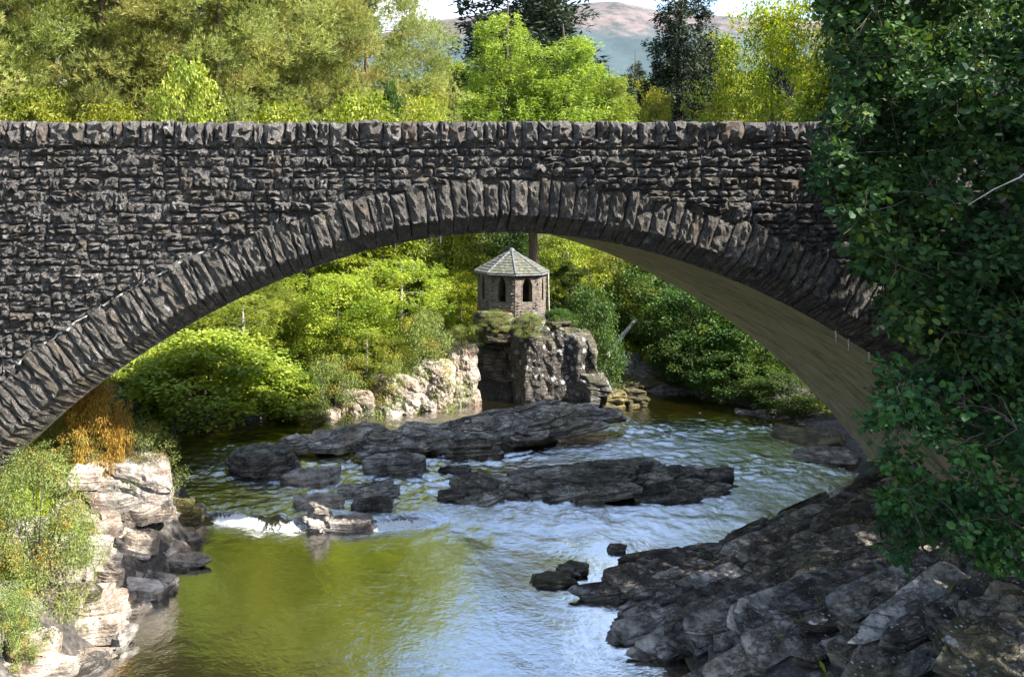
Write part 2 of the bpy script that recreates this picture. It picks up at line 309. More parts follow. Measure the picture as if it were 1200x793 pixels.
def terrain(x, y):
    x = np.asarray(x, float); y = np.asarray(y, float); sh = x.shape; x = x.ravel(); y = y.ravel()
    d = sdist(x, y); right = x > 6.5+np.clip(y-30, 0, 9)*.6
    up = .22*sstep(24, 25.5, y)+.15*sstep(28, 32, y)
    bed = -1.3*(1-np.exp(-np.clip(-d, 0, 99)/.8))+up-.15
    o = np.clip(d, 0, None)
    zl = .55*(1-np.exp(-o/.6))+.42*np.minimum(o, 14)+.10*np.clip(o-14, 0, 120)
    zr = .2*(1-np.exp(-o/.6))+(.17+.15*(1-sstep(16.5, 21, y)))*np.minimum(o, 6)+.7*np.clip(o-6, 0, 10)+.06*np.clip(o-16, 0, 120)
    far = y > 40.5
    zf = .5*(1-np.exp(-o/.6))+.24*np.minimum(o, 30)+.02*np.clip(o-30, 0, 400)
    zz = np.where(right, zr, zl); wf = sstep(38, 46, y)*sstep(-25, 0, x); zz = zz*(1-wf)+zf*wf
    zz = np.where(d < 0, bed, up+zz-.1*np.exp(-o/.3))
    zz = zz+.9*np.exp(-((x-8.7)**2+(y-41)**2)/14)*sstep(0, 3, o)
    n = fbm(P3(x*.35, y*.35), 4, 5)*.45*sstep(0, 3, o)+fbm(P3(x*1.5, y*1.5), 3, 9)*.13
    nf = fbm(P3(x*.02, y*.02), 3, 3)*8*sstep(60, 200, np.hypot(x, y))
    return (zz+n+nf).reshape(sh)
def T(x, y): return float(terrain(np.array([x]), np.array([y]))[0])
def graded(lo, hi, step, a, b, g=1.22):
    c = list(np.arange(lo, hi+1e-6, step)); s = step
    while c[-1] < b: s *= g; c.append(c[-1]+s)
    s = step
    while c[0] > a: s *= g; c.insert(0, c[0]-s)
    return np.array(c)
gx = graded(-12, 24, .28, -3500, 3500); gy = graded(6, 56, .3, -120, 3600)
GX, GY = np.meshgrid(gx, gy, indexing='ij'); GZ = terrain(GX, GY)
link('ground', mesh_np('ground', np.stack([GX, GY, GZ], -1).reshape(-1, 3), grid_faces(len(gx), len(gy)), M['ground'], smooth=True), kind='structure')

# water
wx = np.arange(-8.5, 21, .085); wy = np.concatenate([np.arange(-30, 9, 1.), np.arange(9, 41.5, .085)])
WX, WY = np.meshgrid(wx, wy, indexing='ij'); fx, fy = WX.ravel(), WY.ravel()
def water_level(x, y):
    e = 23.95+.5*vn(P3(x*.8, y*0, 2.), 4)+.12*np.clip(x-4, 0, 20)
    wd_ = .3+.45*np.clip(x-2.5, 0, 5); return .2*sstep(-wd_, wd_, y-e)+.15*sstep(28.5, 31.5, y), e
lev, we = water_level(fx, fy)
rap = sstep(-.3, .5, fy-we)*(1-sstep(33.5, 36.5, fy))
rap = np.clip(rap*(.45+.9*np.clip(fbm(P3(fx*.35, fy*.5), 3, 21)+.45, 0, 1)), 0, 1)
near = np.exp(-np.abs(fy-we+.5)/.5)
wq = fbm(P3(fx*.5, fy*.5), 3, 61); wr = fbm(P3(fx*.5, fy*.5), 3, 62)
ch = np.abs(.6*fbm(P3(fx*.8+.3*fy+wq*1.6, fy*1.3+wr*1.6), 5, 31, .6)+.4*fbm(P3(fx*2.3+wq*2, fy*3.6+wr*2), 4, 33, .6))
calm = 1-.35*sstep(7, 13, fx)
patch_ = .45+.9*sstep(-.25, .3, fbm(P3(fx*.32, fy*.42), 3, 71))
waves = rap*calm*patch_*(.24*(.3-ch)+.06*fbm(P3(fx*3.6+wq, fy*5), 4, 37, .6))+near*.05*fbm(P3(fx*2.5, fy*2.5), 3, 8)+.012*fbm(P3(fx*1.2, fy*.8), 3, 13)
fall = (1-.75*sstep(3.5, 6, fx))*np.exp(-((fy-we+.08)/.2)**2)*(.75+.5*fbm(P3(fx*2.2, fy*1.1), 3, 41))
gate = np.clip(sstep(-3.3, -2.6, fx)*(1-sstep(-.1, .6, fx))+sstep(1.2, 1.8, fx)*(1-sstep(2.8, 3.6, fx))*1.0+.25, 0, 1)
foam = fall*gate*(.78+.7*fbm(P3(fx*1.7, fy*1.2), 3, 88))+.75*np.exp(-np.abs(fy-we+.35)/.3)*(gate > .6)*.45
foam = foam+rap*patch_*np.clip(.5-ch*4.5, 0, 1)*.72+rap*sstep(.25, .6, fbm(P3(fx*.5, fy*.7), 3, 55))*.22
foam = foam+.3*sstep(.28, .5, fbm(P3(fx*.9, fy*2.3), 3, 77))*sstep(13, 22, fy)*(1-rap)
WZ = lev+waves
link('river_water', mesh_np('river_water', np.stack([fx, fy, WZ], -1), grid_faces(len(wx), len(wy)), M['water'], {'foam': foam, 'rapid': np.clip(rap*calm+near*.5, 0, 1)}, True), kind='structure')

# far hill with moorland and a wood on its lower slope
def hill():
    m, t = mat('moorland'); P = wpos(t); sp = t.nodes.new('ShaderNodeSeparateXYZ'); t.links.new(P, sp.inputs[0])
    n = noise(t, P, .012, 8, .65); n2 = noise(t, P, .05, 5, .65)
    heath = ramp(t, math_(t, 'ADD', math_(t, 'MULTIPLY', n, .6), math_(t, 'MULTIPLY', n2, .4)), [(.40, (.05, .055, .055)), (.48, (.10, .09, .092)), (.56, (.15, .122, .12)), (.64, (.19, .17, .165))])
    f = ramp(t, math_(t, 'ADD', math_(t, 'MULTIPLY', sp.outputs[2], 1/600.), math_(t, 'MULTIPLY', n, .25)), [(.80, (1, 1, 1)), (.87, (0, 0, 0))])
    principled(t, mixc(t, f, heath, mixc(t, n2, (.035, .06, .07), (.07, .10, .11))), 1)  # the wood's blue cast puts distance haze into its colour
    rp = np.array([(200, 60), (440, 42), (507, 26), (545, 22), (573, 15), (640, 10), (700, 6), (733, 12), (760, 17), (833, 22), (893, 25), (960, 30), (1200, 70), (1700, 110)], float)
    xs = np.linspace(-600, 3800, 260); Y0 = 2600.
    vs = np.linspace(0, 1, 46)
    top = H-(np.interp(XV+xs*F/Y0, rp[:, 0], rp[:, 1])-YV)*Y0/F
    XX, VV = np.meshgrid(xs, vs, indexing='ij')
    prof = np.sin(np.minimum(VV*1.25, 1)*math.pi/2)**1.1*np.where(VV > .8, 1-(VV-.8)*1.2, 1)
    YY = 1500+VV*1400; ZZ = top[:, None]*prof*(YY/ (1500+.8*1400))**.2
    ZZ = ZZ+(fbm(P3(XX.ravel()*.004, YY.ravel()*.004), 5, 2)*60).reshape(XX.shape)*np.sin(np.clip(VV, 0, .75)/.75*math.pi)
    link('hill', mesh_np('hill', np.stack([XX, YY, ZZ], -1).reshape(-1, 3), grid_faces(260, 46), m, smooth=True), kind='structure')
hill()

# ---------------------------------------------------------------- bridge
D, BW = 20.0, 8.7                                   # front face, width
XC = .5*(600+597-2*XV)*D/F                          # crown
def arch(u): return 8.43-3.96*u**2+.34*u**4-.2*u**6 # concrete edge
def arch_pt(x):
    u = (x-XC)/10.; z = arch(u); dz = (-7.92*u+1.36*u**3-1.2*u**5)/10.
    n = np.array([-dz, 1.]); n /= np.hypot(*n); return np.array([x, z]), n, np.array([n[1], -n[0]])
CH = .44
def ring_t(x): return .78+.30*((x-XC)/10.)**2
ax = np.linspace(XC-15, XC+14.4, 700)
ext = np.array([arch_pt(x)[0]+arch_pt(x)[1]*(CH+ring_t(x)) for x in ax])
def ext_z(x): return float(np.interp(x, ext[:, 0], ext[:, 1]))
TOP = H+88*.02; DECK = 10.05
X0, X1 = -24., 36.
bridge = thing('stone_bridge', 'dark rubble stone arch bridge spanning the whole picture over the river', 'bridge', (0, 0, 0))
def wall_strip(name, y0, y1, ztop, m, zbot=None):
    xs = np.unique(np.concatenate([np.linspace(X0, XC-14, 8), np.linspace(XC-14, XC+13.5, 240), np.linspace(XC+13.5, X1, 10)]))
    lo = np.array([max(ext_z(x)-.15, -2.) if XC-14.5 < x < XC+14 else -2. for x in xs]) if zbot is None else np.full(len(xs), zbot)
    V = np.stack([np.stack([xs, np.full_like(xs, y), z], -1) for y, z in ((y0, lo), (y0, np.full_like(xs, ztop)), (y1, np.full_like(xs, ztop)), (y1, lo))], 1).reshape(-1, 3)
    n = len(xs); i, k = np.meshgrid(np.arange(n-1), np.arange(4), indexing='ij'); i = i.ravel(); k = k.ravel(); k2 = (k+1) % 4
    Fc = np.stack([i*4+k, (i+1)*4+k, (i+1)*4+k2, i*4+k2], -1)
    Fc = np.concatenate([Fc, [[0, 1, 2, 3], [(n-1)*4+3, (n-1)*4+2, (n-1)*4+1, (n-1)*4]]])
    return link(name, mesh_np(name, V, Fc, m), bridge)
wall_strip('spandrel_wall', D+.045, D+.55, 10.72, M['mortar'])
wall_strip('spandrel_wall', D+BW-.55, D+BW-.03, 10.95, M['rubble'])
def barrel():
    xs = np.linspace(XC-14.5, XC+14, 220)
    P = [arch_pt(x) for x in xs]
    a = np.array([p[0] for p in P]); b = np.array([p[0]+p[1]*.62 for p in P])
    ys = np.linspace(D+.5, D+BW, 20)
    nz = lambda q, y: np.stack([q[:, 0], np.full(len(q), y), q[:, 1]+.012*vn(P3(q[:, 0]*.7, q[:, 0]*0+y*3), 3)], -1)
    V = np.concatenate([np.stack([nz(a, y) for y in ys], 1).reshape(-1, 3), np.stack([nz(b, y) for y in ys], 1).reshape(-1, 3)])
    g = grid_faces(220, 20); n = 220*20
    e = []
    for j in (0, 19):
        i = np.arange(219); e.append(np.stack([i*20+j, (i+1)*20+j, n+(i+1)*20+j, n+i*20+j], -1))
    link('soffit', mesh_np('soffit', V, np.concatenate([g, g[:, ::-1]+n]+e), M['soffit']), bridge)
barrel()
m_road, t_ = mat('asphalt'); principled(t_, ramp(t_, noise(t_, wpos(t_), 30, 4), [(.3, (.035, .035, .036)), (.7, (.07, .068, .065))]), .9, noise(t_, wpos(t_), 80, 3), .4, .01)
V, Fc = box(X0, X1, D+.56, D+BW-.56, DECK-.5, DECK); link('roadway', mesh_np('roadway', V, Fc, m_road), bridge)

rng = np.random.default_rng(7)
def stone_grid(w_, h_, dep, nx=6, ny=4, rough=.04, seed=0, chips=.3):
    """a rough hewn stone: bulging uneven front grid with sides, local x across, z up, front towards -y"""
    r = np.random.default_rng(seed)
    ix, iz = np.meshgrid(np.linspace(-1, 1, nx), np.linspace(-1, 1, ny), indexing='ij')
    # outline jitter
    jx = r.normal(0, .05, ix.shape)*w_; jz = r.normal(0, .07, ix.shape)*h_
    edge = (np.abs(ix) > .99) | (np.abs(iz) > .99)
    y = -np.abs(r.normal(.55, .45, ix.shape))*rough*2-rough*.5
    y += (ix*r.normal(0, .5)+iz*r.normal(0, .6))*rough
    y = np.where(edge, np.maximum(y*.25, -rough*.6)+.01, y)
    x = ix*w_/2*(1-.05)+jx*np.where(np.abs(ix) > .99, .5, 1); z = iz*h_/2*.96+jz*np.where(np.abs(iz) > .99, .5, 1)
    V = np.stack([x, y, z], -1).reshape(-1, 3); Fc = grid_faces(nx, ny)
    loop = [i*ny for i in range(nx)]+[(nx-1)*ny+j for j in range(1, ny)]+[i*ny+ny-1 for i in range(nx-2, -1, -1)]+[j for j in range(ny-2, 0, -1)]
    bk = V[loop].copy(); bk[:, 1] = dep; n = len(V); L = len(loop)
    V = np.concatenate([V, bk]); k = np.arange(L); k2 = (k+1) % L; lp = np.array(loop)
    return V, np.concatenate([Fc, np.stack([lp[k2], lp[k], n+k, n+k2], -1)])
# rubble courses
cells = []; z = 10.66
while z > 1.5:
    h_ = rng.uniform(.13, .29); x = -9.4+rng.uniform(0, .3)
    while x < 15.5:
        w_ = rng.uniform(.18, .5)*(1.25 if rng.random() < .25 else 1); xc = x+w_/2; zz = z-h_/2
        if zz-h_*.1 > ext_z(xc)-.02:
            if h_ > .22 and rng.random() < .45:
                f_ = rng.uniform(.4, .6); cells += [(xc, z-h_*f_/2, w_, h_*f_), (xc+.02, z-h_*(f_+(1-f_)/2), w_, h_*(1-f_))]
            else: cells.append((xc, zz+rng.normal(0, .022), w_, h_*rng.uniform(.85, 1.12)))
        x += w_
    z -= h_
for _ in range(90):                               # bigger blocks breaking the courses
    x = rng.uniform(-9, 14); zz = rng.uniform(3, 10.3)
    if zz-.2 > ext_z(x): cells.append((x, zz, rng.uniform(.36, .62), rng.uniform(.26, .42)))
def vis(c): return c[2]*c[3]*(1 if (XV+c[0]*50 < 1000 and XV+c[0]*50 > -10) else .2)
cells.sort(key=vis, reverse=True)
SM = [mesh_np('rubble_stone', *stone_grid(1, 1, 1, 7, 5, .40, 100+i), M['rubble']) for i in range(14)]
for c in cells[:300]:
    o = link('rubble_stone', SM[rng.integers(14)], bridge, (c[0], D+.01, c[1])); o.scale = (c[2]*1.0*rng.choice([-1, 1]), .125*rng.uniform(.5, 1.8), c[3]); o.rotation_euler = (0, rng.normal(0, .09), 0)
pr = []; rn = []
for i, c in enumerate(cells[300:]):
    V, Fc = stone_grid(c[2], c[3], .12, 5, 4, .05*rng.uniform(.5, 1.6), 500+i); pr.append((V+[c[0], D+.01, c[1]], Fc)); rn.append(np.full(len(V), rng.random()))
link('small_rubble', mesh_np('small_rubble', *join(pr), M['rubble'], {'rnd': np.concatenate(rn)}), bridge, kind='stuff')
# coping stones set on edge
x = -9.3; i = 0
while x < 16.5:
    w_ = rng.choice([rng.uniform(.2, .34), rng.uniform(.34, .6), rng.uniform(.55, .85)], p=[.5, .38, .12]); h_ = rng.uniform(.40, .62)
    V, Fc = stone_grid(w_*.97, h_, .50, 6, 7, .07, 3000+i); V[:, 2] = np.minimum(V[:, 2], h_*.49+rng.normal(0, .006)); o = link('coping_stone', mesh_np('coping_stone', V, Fc, M['coping']), bridge, (x+w_/2, D-.01, TOP-h_/2-rng.uniform(-.025, .035)))
    Vt = None; x += w_; i += 1
V, Fc = box(-9.5, 17, D+.1, D+.54, 10.5, TOP-.04); link('coping_bed', mesh_np('coping_bed', V, Fc, M['mortar']), bridge)
# voussoirs: rough face, splayed under-face running back to the concrete barrel
s_x = XC-13.4; i = 0
while s_x < XC+13:
    w_ = rng.choice([rng.uniform(.2, .28), rng.uniform(.28, .40)]); p, n, tt = arch_pt(s_x+w_/2*abs(arch_pt(s_x)[2][0])); dx = w_*tt[0]
    th = ring_t(p[0])*rng.uniform(.88, 1.12); pro = rng.normal(0, .025); r = np.random.default_rng(9000+i)
    prof = [(CH+th, .45), (CH+th, .0)]+[(CH+th*f, 0) for f in (.86, .7, .54, .38, .22, .08)]+[(CH-.01, .0), (CH*.66, .17), (CH*.33, .33), (0, .5), (.05, .52)]
    na = 6; A = np.linspace(-.5, .5, na); V = np.zeros((na, len(prof), 3))
    for a in range(na):
        for k, (nn, yy) in enumerate(prof):
            wid = w_*(.95-(.02 if 0 < k < 8 else 0))*(1+(nn-CH)/13.)
            edge = a in (0, na-1); bulge = 0
            if 1 < k < 9: bulge = (-.012 if edge else -.02-abs(r.normal(0, .045)))
            elif 8 < k < 11: bulge = -.01-abs(r.normal(0, .025))*(not edge)
            q = p+n*(nn+(r.normal(0, .012) if k < 11 else 0))+tt*(A[a]*wid+r.normal(0, .012)*(0 < k < 11))
            V[a, k] = (q[0], D-.03+yy+bulge+pro*(k < 9)+(.022 if (edge and 1 < k < 9) else 0), q[1])
    g = grid_faces(na, len(prof)); L = len(prof)
    Vf = V.reshape(-1, 3)
    cap = []
    for a, s in ((0, 1), (na-1, -1)):
        for k in range(L//2-1):
            q = [a*L+k, a*L+k+1, a*L+L-2-k, a*L+L-1-k]; cap.append(q[::s])
    link('voussoir', mesh_np('voussoir', Vf, np.concatenate([g, cap]), M['voussoir']), bridge)
    s_x += dx; i += 1
# lime running along the back of the arch ring, and drips at the soffit edge
m_lime, t_ = mat('lime'); principled(t_, ramp(t_, noise(t_, wpos(t_), 12, 4), [(.35, (.3, .29, .28)), (.6, (.62, .6, .57))]), .9, noise(t_, wpos(t_), 20, 3), .5, .02)
lx = np.linspace(XC-12.2, XC-6.2, 90); lp = np.array([[arch_pt(x)[0][0]+arch_pt(x)[1][0]*(CH+ring_t(x)+.03), D-.02, arch_pt(x)[0][1]+arch_pt(x)[1][1]*(CH+ring_t(x)+.03)] for x in lx])
lp += np.random.default_rng(1).normal(0, .018, lp.shape)
link('lime_seam', mesh_np('lime_seam', *tube(lp, np.random.default_rng(2).uniform(.002, .034, 90), 5), m_lime), bridge)
for px in (978, 993, 1017, 505, 516, 463):
    x = (px-XV)*(D+.5)/F; p = arch_pt(x)[0]; l = .28 if px > 900 else .18
    link('stalactite', mesh_np('stalactite', *tube([[p[0], D+.46, p[1]+.06], [p[0]+.01, D+.46, p[1]-l*.5], [p[0], D+.46, p[1]-l]], [.02, .014, .004], 6), m_lime), bridge)

# ---------------------------------------------------------------- rocks
_i = None
def cube_sphere(n):
    g = np.tan(np.linspace(-1, 1, n)*math.pi/4); a, b = np.meshgrid(g, g, indexing='ij'); a = a.ravel(); b = b.ravel(); o = np.ones_like(a)
    Vs = [np.stack(q, -1) for q in ((a, b, o), (b, a, -o), (o, a, b), (-o, b, a), (b, o, a), (a, -o, b))]
    Fs = [grid_faces(n, n)+k*n*n for k in range(6)]
    return np.concatenate(Vs), np.concatenate(Fs)
CS = {n: cube_sphere(n) for n in (10, 16, 20, 24, 28, 34, 40, 46, 60)}
def rock_mesh(name, size, m, seed, n=24, p=5., strata=.16, dip=(0.1, -.25), step=.10, rough=.10, blocks=.16, cuts=9, fr=(.8, 1.8, 4)):
    V, Fc = CS[n]; r = np.random.default_rng(seed); size = np.array(size, float)
    d = V/((np.abs(V)**p).sum(1)**(1/p))[:, None]
    P = d*size
    Q = P+seed*7.13
    sc = size.mean()
    nd = d/np.linalg.norm(d, axis=1)[:, None]; nrm = nd/size; nrm /= np.linalg.norm(nrm, axis=1)[:, None]
    P = P+nrm*(fbm(Q/(sc*1.1), 3, seed)*sc*blocks)[:, None]
    # broken planes: voronoi-like cuts
    for k in range(cuts):
        c = r.normal(0, 1, 3); c[2] *= .45; c /= np.linalg.norm(c); lim = np.abs(c*size).sum()*r.uniform(.52, .78)
        ex = P@c-lim; P = P-np.clip(ex, 0, None)[:, None]*c*.92
    ns = np.array([dip[0], dip[1], 1.]); ns /= np.linalg.norm(ns)
    s = (P@ns)/strata+.4*fbm(Q/(sc*.9), 2, seed+5)
    i = np.floor(s); f = s-i
    inpl = nrm-(nrm@ns)[:, None]*ns; il = np.linalg.norm(inpl, axis=1)
    ang = np.stack([nd[:, 0]*2.2, nd[:, 1]*2.2, i*3.7], -1)
    P = P+inpl*(vn(ang, seed+9)*step*1.6+ (hsh(i.astype(np.int64)+500, np.zeros_like(i, np.int64), np.zeros_like(i, np.int64), seed)-.5)*step)[:, None]
    P = P-inpl*(np.exp(-(np.minimum(f, 1-f)/.12)**2)*step*.55)[:, None]
    P = P+nrm*((np.abs(fbm(Q*np.array(fr)*1.9/max(.5, sc), 4, seed+3))-.2)*-rough*min(sc, 1.3*size[2])*1.0)[:, None]+nrm*(fbm(Q*7, 2, seed+6)*.018)[:, None]
    return mesh_np(name, P, Fc, m)
def slab_mesh(name, size, m, seed, na=30):
    """a broken plate of bedded rock: angular outline, two to four beds with ragged set back edges, a rough top"""
    r = np.random.default_rng(seed); L, W, Tk = size
    k = r.integers(6, 10); th0 = np.sort(r.uniform(0, 2*math.pi, k)+0); th0 = np.linspace(0, 2*math.pi, k, endpoint=False)+r.uniform(-.3, .3, k)
    sq = np.sign(np.cos(th0))*np.abs(np.cos(th0))**.6, np.sign(np.sin(th0))*np.abs(np.sin(th0))**.6
    cx = sq[0]*r.uniform(.72, 1.08, k); cy = sq[1]*r.uniform(.6, 1.1, k)
    cx = np.append(cx, cx[0]); cy = np.append(cy, cy[0]); seg = np.append(0, np.cumsum(np.hypot(np.diff(cx)*L, np.diff(cy)*W)))
    t = np.linspace(0, seg[-1], na, endpoint=False); ox, oy = np.interp(t, seg, cx), np.interp(t, seg, cy)
    nb = int(r.integers(2, 5)); zs = np.sort(np.append(r.uniform(-.75, .8, nb-1), [-1, 1]))
    rings = []; sx, sy = r.uniform(-.10, .10), r.uniform(-.12, .22)
    for b in range(nb):
        f = 1-.07*b*r.uniform(.5, 1.6); jit = 1+.05*np.convolve(np.tile(r.normal(0, 1, na), 3), [.3, .5, .3], 'same')[na:2*na]
        px_, py_ = ox*f*jit+sx*b, oy*f*jit+sy*b
        for z_, g in ((zs[b], .985-.03*r.random()), (zs[b+1], 1.)): rings.append(np.stack([px_*g*L, py_*g*W, np.full(na, z_*Tk)+r.normal(0, .04, na)*Tk], -1))
    top = rings[-1]; c0 = top.mean(0); tilt = r.normal(0, .25, 2)
    for q in (.86, .62, .36, .14):
        rg = c0+(top-c0)*q; rg = rg+np.stack([r.normal(0, .02, na)*L, r.normal(0, .03, na)*W, Tk*(.10*(1-q)+r.normal(0, .10, na)+.35*np.floor(2.2*(rg[:, 1]/W*tilt[1]*2+rg[:, 0]/L*tilt[0])+.5)*.5)], -1); rings.append(rg)
    V = np.concatenate(rings); nr = len(rings); i, j = np.meshgrid(np.arange(nr-1), np.arange(na), indexing='ij'); i = i.ravel(); j = j.ravel(); j2 = (j+1) % na
    Fc = np.stack([i*na+j, i*na+j2, (i+1)*na+j2, (i+1)*na+j], -1)
    n = len(V); V = np.concatenate([V, [V[-na:].mean(0)]]); j = np.arange(0, na, 2); Fc = np.concatenate([Fc, np.stack([(nr-1)*na+j, (nr-1)*na+(j+1) % na, (nr-1)*na+(j+2) % na, np.full(len(j), n)], -1)])
    return mesh_np(name, V, Fc, m)
def slab(center, size, m, seed, rot, pitch, roll, parent, label=None, name='slab', cat=None, group=None):
    o = link(name, slab_mesh(name, size, m, seed), parent, center, label, cat, group); o.rotation_euler = Euler((rad(roll), rad(-pitch), rad(rot))); return o
def rock(label, center, size, m, seed, rot=0, pitch=0, roll=0, n=24, name='boulder', cat='rock', group=None, parent=None, **kw):
    o = link(name, rock_mesh(name, size, m, seed, n, **kw), parent, center, label, None if parent else cat, group)
    o.rotation_euler = Euler((rad(roll), rad(-pitch), rad(rot))); return o
FLAT = {14, 17, 21, 31, 34, 35, 36, 37, 39, 33, 12}
def prock(label, px0, px1, pyt, pyf, zf, depth, m, seed, **kw):   # rock seen between two columns, its foot on level zf at row pyf
    c = at((px0+px1)/2, pyf, zf); Y = c[1]; wd = (px1-px0)*Y/F/2; ht = (pyf-pyt)*Y/F; ht = max(.4*ht, ht-1.1*depth*(H-zf)/Y)
    if seed in FLAT: return slab((c[0], Y+depth*.8, zf-.1+ht/2), (wd, depth, ht/2+.12), m, seed, kw.get('rot', 0), kw.get('pitch', 0)+2, 8, None, label, 'boulder', 'rock', kw.get('group'))
    return rock(label, (c[0], Y+depth*.8, zf-.25+ht/2), (wd, depth, ht/2+.2), m, seed, **kw)
G = 'boulders along the left bank'
R = M
M['lichen_dark'] = m_rock('dark_lichened_rock', (.035, .03, .026), (.14, .122, .104), (.31, .275, .24), 1., moss=.35)
# left bank, from the weir downstream to the camera
prock('shadowed pale rock behind the cracked outcrop, under the arch', 90, 205, 545, 622, .2, .8, R['pale_rock'], 11, n=46, strata=.3, dip=(.3, -.2), blocks=.2, name='rock_outcrop')
prock('low pale slab running from the foot of the tall outcrop to the weir', 150, 242, 596, 626, .0, .8, R['pale_rock'], 12, n=34, pitch=-6, group=G)
prock('pale grey boulder behind the tall outcrop, under the shrubs', 95, 190, 515, 560, .9, 1.0, R['pale_rock'], 13, n=34, group=G)
prock('long flat brown slab ending in a point over the green pool', 130, 242, 628, 660, .0, .7, R['pale_rock'], 14, n=46, rot=-12, pitch=-3, strata=.11, group=G)
prock('dark wet ledge under the flat brown slab', 150, 236, 650, 672, -.1, .5, R['dark_rock'], 15, n=24, rot=-10, group=G)
prock('small square block beside the flat brown slab', 105, 160, 640, 668, .3, .4, R['pale_rock'], 16, n=24, group=G)
prock('striped slab tilted towards the pool below the leafy shrub', 95, 178, 668, 702, .0, .6, R['pale_rock'], 17, n=46, rot=-20, pitch=-8, strata=.1, group=G)
prock('wedge shaped stone with a dark side beside the striped slab', 70, 145, 680, 712, .2, .55, R['moss_rock'], 18, n=34, rot=-8, group=G)
prock('smooth reddish boulder behind the big mossy block', 30, 85, 690, 735, .4, .6, R['pale_rock'], 19, n=34, strata=.5, group=G)
prock('big square block with moss on its top at the pool edge', 62, 130, 708, 757, -.05, .6, R['moss_rock'], 20, n=46, strata=.35, group=G)
prock('thin pale slab lying in the water beside the big mossy block', 112, 172, 708, 725, -.05, .45, R['pale_rock'], 21, n=24, rot=-4, group=G)
prock('low grey stone at the water edge below the big mossy block', 118, 142, 725, 748, -.05, .3, R['rock'], 22, n=24, group=G)
prock('small mossy stone between the reddish boulder and the dark rocks', 25, 62, 740, 765, .2, .4, R['moss_rock'], 23, n=24, group=G)
prock('rounded rock at the bottom left corner, shade put into its dark colour', 55, 118, 755, 800, -.1, .6, R['dark_rock'], 24, n=34, group=G)  # dark stone colour stands in for shade on this rock and the next
prock('broken slab left of the rounded corner rock, shade put into its dark colour', -30, 62, 758, 800, .1, .6, R['dark_rock'], 25, n=34, pitch=9, group=G)
prock('grey stone half hidden under the leafy shrub', 95, 135, 610, 648, .5, .6, R['pale_rock'], 26, n=24, group=G)
lr = np.random.default_rng(71); root = thing('rock_shelf', 'pale broken slabs stepping down from the leafy shrub to the green pool', 'rock ledge'); k = 0
while k < 62:
    x, y = lr.uniform(-8, -3), lr.uniform(13.5, 24.3); dd = float(sdist(np.array([x]), np.array([y]))[0])
    if not (-.1 < dd < 2.9): continue
    hgt = lr.uniform(.1, .32)
    slab((x, y, max(0, T(x, y))+hgt*.4), (lr.uniform(.3, .9), lr.uniform(.25, .5), hgt), R['pale_rock'] if lr.random() < .75 else R['moss_rock'], 900+k, lr.normal(10, 22), lr.normal(-8, 9), lr.normal(9, 10), root); k += 1
for k, (px, py, L, W, tk, rt, lb) in enumerate(((205, 632, 1.0, .4, .17, 4, 'pale tongue of rock reaching into the pool below the weir'), (196, 652, 1.05, .38, .13, -4, 'long thin pale slab pointing out over the green pool'), (172, 680, .8, .34, .15, -14, 'pale slab with a tilted top halfway along the pool edge'), (150, 706, .7, .3, .12, -8, 'flat light stone in the shallows beside the leafy shrub'), (128, 738, .5, .3, .18, 10, 'chunky pale stone at the waterline near the lower left corner'))):
    slab(at(px, py, .12), (L, W, tk), R['pale_rock'], 860+k, rt, -3, 9, None, lb, 'boulder', 'rock', G)
# stones round the weir
G2 = 'stones in the weir'
prock('pale flat rock above the foam of the weir', 325, 412, 584, 600, .2, .5, R['pale_rock'], 31, n=34, rot=4, group=G2)
prock('pointed pale stone standing upright in the weir', 357, 392, 584, 622, .0, .22, R['pale_rock'], 32, n=24, p=3, group=G2)
prock('pale low rock at the water edge right of the pointed stone', 380, 448, 608, 626, -.05, .35, R['pale_rock'], 33, n=34, rot=8, group=G2)
prock('dark slab behind the pale flat rock of the weir', 395, 482, 568, 584, .25, .45, R['rock'], 34, n=34, rot=5, pitch=3, group=G2)
prock('dark low slab beside the rushing water', 395, 468, 584, 599, .2, .35, R['dark_rock'], 35, n=24, rot=6, group=G2)
prock('grey ridged rock in midstream above the weir', 414, 518, 536, 556, .3, .55, R['rock'], 36, n=46, pitch=2, strata=.12, group=G2)
prock('long low mossy rock beside the foam on the left', 296, 410, 550, 563, .3, .5, R['pale_rock'], 37, n=34, pitch=3, group=G2)
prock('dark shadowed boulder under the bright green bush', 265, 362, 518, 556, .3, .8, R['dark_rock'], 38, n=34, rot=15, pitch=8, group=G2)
prock('flat dark rock awash behind the midstream ridge', 520, 600, 520, 532, .45, .5, R['dark_rock'], 39, n=24, rot=8, group=G2)
prock('small dark stone awash in the rapids', 515, 560, 543, 550, .4, .2, R['dark_rock'], 40, n=16, group=G2)
